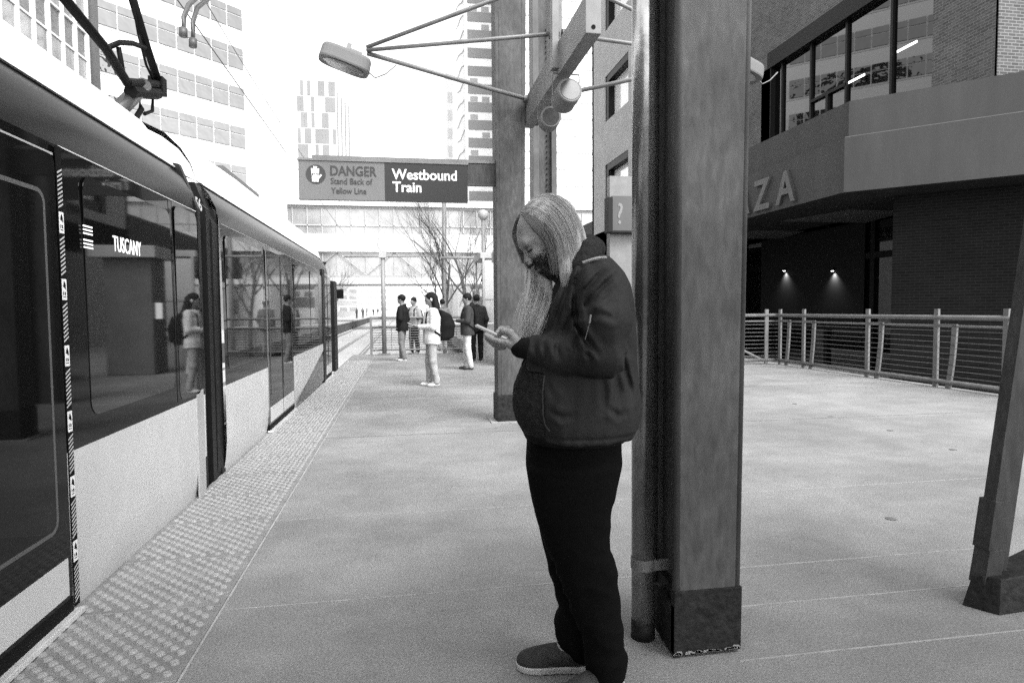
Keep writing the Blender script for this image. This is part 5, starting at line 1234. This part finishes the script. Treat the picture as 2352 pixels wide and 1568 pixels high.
def sheet(G, a0, a1, na, out_, groove, tip):
    V = []; TN = []; n_ = len(G[0]); Q = []
    for i in range(na):
        a = a0+(a1-a0)*i/(na-1)
        for t in range(n_):
            cg = [g[t] for g in G]; ac = min(max(a, 0), len(G)-1); k_ = min(int(ac), len(G)-2); f = ac-k_; p0, p1, p2, p3 = cg[max(k_-1, 0)], cg[k_], cg[k_+1], cg[min(k_+2, len(G)-1)]
            p = .5*((2*p1)+(p2-p0)*f+(2*p0-5*p1+4*p2-p3)*f*f+(-p0+3*p1-3*p2+p3)*f**3)+(a-ac)*(cg[-1]-cg[-2] if a > 0 else cg[1]-cg[0])
            at2 = a+.05*math.sin(t*.5+a*3)+.03*math.sin(t*1.1+a*9); q = p-HC-np.array([.03, 0, 0]); q /= np.linalg.norm(q); ed = min(1, (a-a0)/.12, (a1-a)/.2)
            gr = tf2(at2); p = p+q*(out_*ed+groove*gr); c0 = H(-.010, 0, .053); rad = np.array([.104, .087, .095]); ql = np.array([(p-c0)@hf, (p-c0)@hs, (p-c0)@hu])/rad; nl = np.linalg.norm(ql)
            if nl < 1 and out_ > .004: ql = ql/nl*(1+groove*6*gr)*rad; p = c0+ql[0]*hf+ql[1]*hs+ql[2]*hu
            V.append(p); TN.append(gr*1.5-.15-.25*(t/(n_-1))**2)
    for i in range(na-1):
        for t in range(n_-1): Q.append((i*n_+t, i*n_+t+1, (i+1)*n_+t+1, (i+1)*n_+t))
    return np.array(V), np.array(Q), TN
tf2 = lambda a: .22*math.sin(a*3.9+1)+.20*math.sin(a*8.7+2)+.20*math.sin(a*17+.5)+.16*math.sin(a*33)+.12*math.sin(a*61+1)
GS = [spline([m3(*q_) for q_ in g], 44) for g in near_g]
V_, Q_, T_n = sheet(GS, -.12, 4.35, 260, .0065, .0022, 1)
hs_ = fast_mesh('hair_sweep', V_, Q_, m_hair, hr); a__ = hs_.data.attributes.new('tone', 'FLOAT', 'POINT'); a__.data.foreach_set('value', np.array(T_n, np.float32))
for i in range(nf0, nf1): tones[i] = -1.05  # temple and far-lock strands darkened: shade under the hair put into their tone
for i in range(nf1, len(tones)): tones[i] += .35  # long chest hair lightened: backlight put into its tone
for _ in range(60):
    g = GL[rnd.integers(0, 2)]; o1 = rnd.normal(0, .010, 3); w_ = np.linspace(0, 1, len(g))[:, None]
    cv.append(g+o1*w_+np.array([-1., 0, 0])*rnd.uniform(.0, .035)*np.sin(np.linspace(0, rnd.uniform(1.5, 4), len(g)))[:, None]); tones.append(.7)
strands('hair_strands', cv, .0007, m_hair, hr, tones)
# beard, brows, lashes
Bd = Field((-.20, -.12, 1.2), (.10, .12, 1.62), .004)
Bd.ell(H(.048, 0, -.108), (.036, .034, .026), HA, .02); Bd.ell(H(.058, 0, -.126), (.026, .024, .022), HA, .02)
for s_ in (-1, 1): Bd.cap(H(.015, s_*.050, -.07), H(.045, s_*.034, -.10), .014, .018, .02); Bd.cap(H(.102, s_*.004, -.038), H(.086, s_*.024, -.060), .004, .005, .008); Bd.cap(H(.088, s_*.028, -.062), H(.075, s_*.03, -.09), .008, .014, .01)
Bd.ell(H(.105, 0, -.054), (.016, .019, .008), HA, .004, cut=True)
n8 = wnoise(41, 300, 12); Bd.warp(lambda X, Y, Z: .0022*n8(X, Y, Z)); V_, Q_ = Bd.mesh(); bdo = fast_mesh('beard', V_, Q_, m_beard, man)
HV = BODYV-HC; ff, ss, uu = HV@hf, HV@hs, HV@hu
sm = lambda x, a_, b_: np.clip((x-a_)/(b_-a_), 0, 1)
dj = sm(-uu, .004, .078)*sm(ff, -.02, .01)*(uu > -.15)*(ff < .13)*(1-.9*((ff > .098) & (uu > -.062) & (uu < -.046)))
ds = sm(np.abs(ss), .044, .058)*sm(-ff, -.058, -.034)*sm(ff, -.03, -.01)*(uu < .0)*(uu > -.1)
dm = (ff > .085)*(uu < -.030)*(uu > -.046)*1.
den = np.clip(np.maximum(np.maximum(dj, ds), dm), 0, 1)*(HV[:, 0] < .06); ok = np.nonzero(rnd.uniform(size=len(den)) < den)[0]
bc = []
for rep in range(9):
    for i in ok:
        p = BODYV[i]+rnd.normal(0, .0016, 3); o_ = p-(HC-hu*.03+hf*.02); o_ /= np.linalg.norm(o_); l = rnd.uniform(.004, .008)
        d_ = -hu*.8+o_*.32+rnd.normal(0, .22, 3); bc.append([p-o_*.001, p+d_*l*.5, p+d_*l])
strands('beard_hairs', bc, .0007, m_beard, bdo)
Eb = Field((-.22, -.12, 1.4), (.05, .12, 1.75), .003)
for s_ in (-1, 1): Eb.cap(H(.1125, s_*.016, .035), H(.1015, s_*.050, .040), .0045, .0036, .004); Eb.cap(H(.0975, s_*.018, .016), H(.086, s_*.048, .014), .0042, .0040, .002)
V_, Q_ = Eb.mesh(); fast_mesh('eyebrows', V_, Q_, mat('brow', .03, .8), man)

# ------------------------------------------------------------------ people further down the platform
def figure(px, py, Hh_, face, label, top, bot, hair, pose, cols, shoes=.5, h=.009, build=1.0, cap_=False, Y=None, pack=None, packlabel=''):
    g = onZ(px, py) if Y is None else np.array([onY(px, 700, Y)[0], Y, 0]); s = Hh_/1.75
    o = empty('person', (g[0], g[1], 0), label, 'person', rz=face); k = s
    def P(f, l, z): return np.array([f*k, l*k, z*k])   # +f = facing, +l = its left
    f = Field(P(-.45, -.42, -.02), P(.62, .42, 1.86), h)
    f.ell(P(.02, 0, 1.64), np.array([.095, .076, .115])*k, None, .02); f.cap(P(.095, 0, 1.64), P(.118, 0, 1.615), .012*k, .014*k, .012); f.ell(P(.07, 0, 1.565), np.array([.035, .035, .03])*k, None, .02)
    for q in (-1, 1): f.ell(P(.0, q*.078, 1.635), np.array([.018, .01, .03])*k, None, .01)
    f.cap(P(0, 0, 1.56), P(-.02, 0, 1.42), .052*k, .06*k, .03); f.loft([(z*k, a*k, b*k, 0, hv*k) for z, a, b, hv in ((.86, -.11, .10, .15), (1.1, -.10, .10, .14), (1.3, -.11, .10, .165), (1.42, -.09, .06, .15))], .03)
    arms = {}
    for q in (-1, 1):
        sh2 = P(-.02, q*.18, 1.40)
        if pose == 'phone': el, wr2, hd2 = P(.0, q*.24, 1.12), P(.24, q*.08, 1.13), P(.32, q*.035, 1.15)
        elif pose == 'pockets': el, wr2, hd2 = P(-.06, q*.27, 1.12), P(.05, q*.20, .93), P(.09, q*.17, .88)
        else: el, wr2, hd2 = P(-.03, q*.26, 1.12), P(.03, q*.24, .88), P(.04, q*.235, .80)
        arms[q] = (sh2, el, wr2); f.cap(sh2, el, .045*k, .038*k, .03); f.cap(el, wr2, .038*k, .026*k, .01); f.cap(wr2, hd2, .026*k, .030*k, .01)
        dv_ = (hd2-wr2)/np.linalg.norm(hd2-wr2)
        for j in range(4): a = hd2+np.array([0, (j-1.5)*.017, 0])*k; f.cap(a, a+dv_*(.055+.01*(j in (1, 2)))*k+np.array([0, 0, -.008*k]), .0095*k, .008*k, .003)
        f.cap(hd2-dv_*.02+np.array([0, -q*.02, .01]), hd2+dv_*.03*k+np.array([0, -q*.028, .025])*k, .011*k, .009*k, .004)
    st_ = {'phone': (.05, -.05), 'pockets': (.08, -.07), 'stand': (.03, -.03)}[pose]; legs = {}
    for q, of in ((-1, st_[0]), (1, st_[1])):
        hp, kn, an = P(0, q*.09, .88), P(.02+of*.4, q*.10, .48), P(-.02+of, q*.10, .09); legs[q] = (hp, kn, an); f.cap(hp, kn, .075*k, .052*k, .03); f.cap(kn, an, .052*k, .036*k, .02); f.cap(an, an+P(.12, 0, -.05), .036*k, .028*k, .02)
    V_, Q_ = f.mesh(); fast_mesh('body', V_, Q_, m_skin, o)
    # jacket
    f = Field(P(-.45, -.42, .6), P(.5, .42, 1.6), h); e = .03*build
    f.loft([(z*k, (a-e)*k, (b+e)*k, 0, (hv+e)*k) for z, a, b, hv in ((.80, -.13, .12, .17), (.9, -.13, .12, .18), (1.1, -.12, .12, .165), (1.3, -.13, .11, .18), (1.42, -.10, .06, .14), (1.47, -.08, .04, .08))], .03); f.smooth(1)
    for q in (-1, 1): a, b, c = arms[q]; f.cap(a, b, (.058+e*.5)*k, (.052+e*.4)*k, .04); f.cap(b, c, (.05+e*.4)*k, .038*k, .02)
    f.chain([P(-.07, -.05, 1.47), P(-.09, 0, 1.49), P(-.07, .05, 1.47), P(.02, .07, 1.44)], [.035*k]*4, .03)
    nn_ = wnoise(int(px), 28, 6); f.warp(lambda X, Y, Z: .009*nn_(X, Y, Z)); V_, Q_ = f.mesh(); fast_mesh('jacket', V_, Q_, mat('cloth_%d' % int(cols[0]*1000), cols[0], .85, .25, 12, .3, 60, spec=.1), o)
    f = Field(P(-.3, -.32, .02), P(.35, .32, 1.0), h)
    f.loft([(z*k, a*k, b*k, 0, hv*k) for z, a, b, hv in ((.80, -.12, .12, .17), (.92, -.12, .11, .16))], .04)
    for q in (-1, 1): a, b, c = legs[q]; f.cap(a, b, .092*k, .075*k, .03); f.cap(b, c, .075*k, .064*k, .02)
    nn2 = wnoise(int(px)+1, 36, 6); f.warp(lambda X, Y, Z: .008*nn2(X, Y, Z)); V_, Q_ = f.mesh(); fast_mesh('trousers', V_, Q_, mat('cloth_%d' % int(cols[1]*1000), cols[1], .85, .25, 12, .3, 60, spec=.1), o)
    for q in (-1, 1):
        f = Field(P(-.3, -.32, -.02), P(.4, .32, .25), .007); an = legs[q][2]; a = an*np.array([1, 1, 0])
        f.ell(a+P(.10, 0, .03), np.array([.085, .045, .04])*k, None, .03); f.ell(a+P(.0, 0, .04), np.array([.06, .04, .055])*k, None, .03); sl2, X, Y, Z = f.blk(f.lo, P(1, 1, 1)); f.S[sl2] = np.maximum(f.S[sl2], .003-Z+0*X+0*Y)
        V_, Q_ = f.mesh(); fast_mesh('shoe', V_, Q_, mat('shoe_%d' % int(shoes*100), shoes, .7), o)
    f = Field(P(-.35, -.25, 1.0), P(.2, .25, 1.86), .008)
    f.ell(P(.0, 0, 1.675), np.array([.108, .090, .105])*k, None, .02); f.ell(P(.12, 0, 1.60), np.array([.07, .085, .085])*k, None, .01, cut=True)
    if hair == 'long':
        for q in (-1, 0, 1): f.chain([P(-.05, q*.06, 1.66), P(-.08, q*.095, 1.5), P(.03*abs(q)-.08, q*.14, 1.38), P(.08*abs(q)-.10, q*.16, 1.24)], [.07*k, .065*k, .055*k, .03*k], .03)
    if hair == 'hood': f.chain([P(-.09, -.07, 1.47), P(-.11, 0, 1.5), P(-.09, .07, 1.47)], [.05*k]*3, .03)
    nn3 = wnoise(8, 60, 6); f.warp(lambda X, Y, Z: .004*nn3(X, Y, Z)); V_, Q_ = f.mesh(); fast_mesh('cap' if cap_ else 'hair', V_, Q_, mat('dark_hair', .006, .7, .3, 30, spec=.2), o)
    if pose == 'phone': pass
    if pack:
        bo = empty('backpack', (g[0], g[1], 0), packlabel, 'backpack', rz=face); f = Field(P(-.5, -.3, .7), P(.2, .3, 1.6), .009); w_ = pack
        f.loft([(z*k, (-.13-a)*k, -.13*k, 0, hv*k) for z, a, hv in ((.86, .10*w_, .12), (.92, .17*w_, .15), (1.15, .19*w_, .16), (1.35, .14*w_, .14), (1.44, .06, .09))], .03, 2.6); f.smooth(2); nn4 = wnoise(9, 25, 5); f.warp(lambda X, Y, Z: .008*nn4(X, Y, Z))
        V_, Q_ = f.mesh(); fast_mesh('bag', V_, Q_, mat('bag_black', .006, .8, .3, 10, spec=.15), bo)
        f = Field(P(-.35, -.3, .9), P(.35, .3, 1.6), .008)
        for q in (-1, 1): f.chain([P(-.15, q*.11, 1.40), P(-.03, q*.12, 1.485), P(.10, q*.12, 1.38), P(.13, q*.14, 1.18), P(-.05, q*.215, 1.02), P(-.16, q*.16, .95)], [.018*k]*6, .01)
        V_, Q_ = f.mesh(); fast_mesh('strap', V_, Q_, MATS['bag_black'], bo)
    return o, P
W_ = math.pi   # facing -X (towards the train)
o, P = figure(925, 829, 1.74, W_-.35, 'man in a black jacket and grey trousers watching the train at the barrier', 0, 0, 'short', 'pockets', (.014, .17), .6)
b = MB(); b.tube([(-.02, .22, 1.30), (.05, .24, 1.30)], .012, 6)
figure(952, 812, 1.72, W_+.75, 'man with a grey hood and black backpack standing behind the man in black', 0, 0, 'short', 'stand', (.30, .014), .5, pack=1.0, packlabel='black backpack on the man with the grey hood')
o, P = figure(993, 886, 1.64, W_+.12, 'woman in a white jacket with white headphones looking at her phone', 0, 0, 'long', 'phone', (.62, .34), .5, build=1.4, pack=1.7, packlabel='big black backpack worn by the woman in white')
f = Field((-.2, -.2, 1.4), (.2, .2, 1.8), .006); k = 1.64/1.75
f.chain([P(0, math.cos(a)*.088, 1.645+.115*math.sin(a)) for a in np.linspace(0, math.pi, 9)], [.013]*9, .004); f.ell(P(0, .09, 1.635), (.03, .018, .034), None, .005); f.ell(P(0, -.09, 1.635), (.03, .018, .034), None, .005)
V_, Q_ = f.mesh(); hp = fast_mesh('headphones', V_, Q_, m_white, None); hp.location = o.location; hp.rotation_euler = o.rotation_euler; tag(hp, 'white over-ear headphones on the woman in white', 'headphones')
hp2 = empty('smartphone', (0, 0, 0), 'phone held by the woman in white', 'phone')
o, P = figure(1075, 848, 1.70, W_-.1, 'man in a dark puffer jacket and pale trousers leaning over his phone', 0, 0, 'hood', 'phone', (.045, .52), .02, build=1.5, cap_=True, pack=.8, packlabel='dark backpack on the man in pale trousers')
bpy.data.objects.remove(hp2)
def small_phone(o, lb):
    R = Matrix.Rotation(o.rotation_euler.z, 4, 'Z'); p = R @ Vector((.36, 0, 1.10)); c = np.array(o.location)+np.array(p); d = R @ Vector((.8, 0, .35)); d = np.array(d)/np.linalg.norm(d); s_ = np.array(R @ Vector((0, 1, 0))); nn_ = np.cross(d, s_)
    tag(MB().obox(c, d, s_, nn_, .07, .035, .005).build('smartphone', m_pale), lb, 'phone')
small_phone(o, 'phone held by the man in the puffer jacket')
for ob in [q for q in COL.objects if q.get('label', '').startswith('woman in a white')]: small_phone(ob, 'phone held by the woman in white')
figure(1096, 828, 1.72, W_/2, 'person in black with grey gloves standing half behind the man in the puffer jacket', 0, 0, 'short', 'stand', (.03, .012), .02)
figure(1016, 800, 1.68, W_*.6, 'person in grey behind the woman in white, mostly hidden by her backpack', 0, 0, 'short', 'stand', (.14, .3), .3, Y=21)
# far platform crowd
src = None; rf = random.Random(3)
lbls = 'distant person waiting on the far platform beyond the train front'
for i in range(9):
    px = 822+i*11.5+rf.uniform(-3, 3); Y = 44+rf.uniform(0, 22); x = -6.6-rf.uniform(0, 1.6)
    Y = 1.0*abs(x)/abs(math.tan(math.radians(9.71)+math.atan((px-CX)/F_))) if True else Y
    if src is None:
        f = Field((-.3, -.35, 0), (.3, .35, 1.8), .02)
        f.ell((0, 0, 1.62), (.1, .09, .12), None, .02); f.cap((0, 0, 1.5), (0, 0, 1.4), .06, .08, .04); f.loft([(.8, -.15, .15, 0, .2), (1.2, -.15, .14, 0, .2), (1.42, -.1, .09, 0, .16)], .03)
        for q in (-1, 1): f.cap((0, q*.2, 1.38), (.02, q*.27, 1.1), .06, .05, .03); f.cap((.02, q*.27, 1.1), (.08, q*.2, .9), .05, .04, .02); f.cap((0, q*.1, .85), (.02, q*.11, .05), .095, .055, .03); f.cap((.0, q*.11, .04), (.13, q*.11, .03), .045, .04, .02)
        V_, Q_ = f.mesh(); src = fast_mesh('person', V_, Q_, mat('far_clothes', .06, .8, .6, 6), None); c = src
    else:
        c = src.copy(); COL.objects.link(c)
    c.location = (x, Y, .05); c.rotation_euler.z = rf.uniform(0, 6.28); tag(c, lbls, 'person', 'people waiting on the far platform')
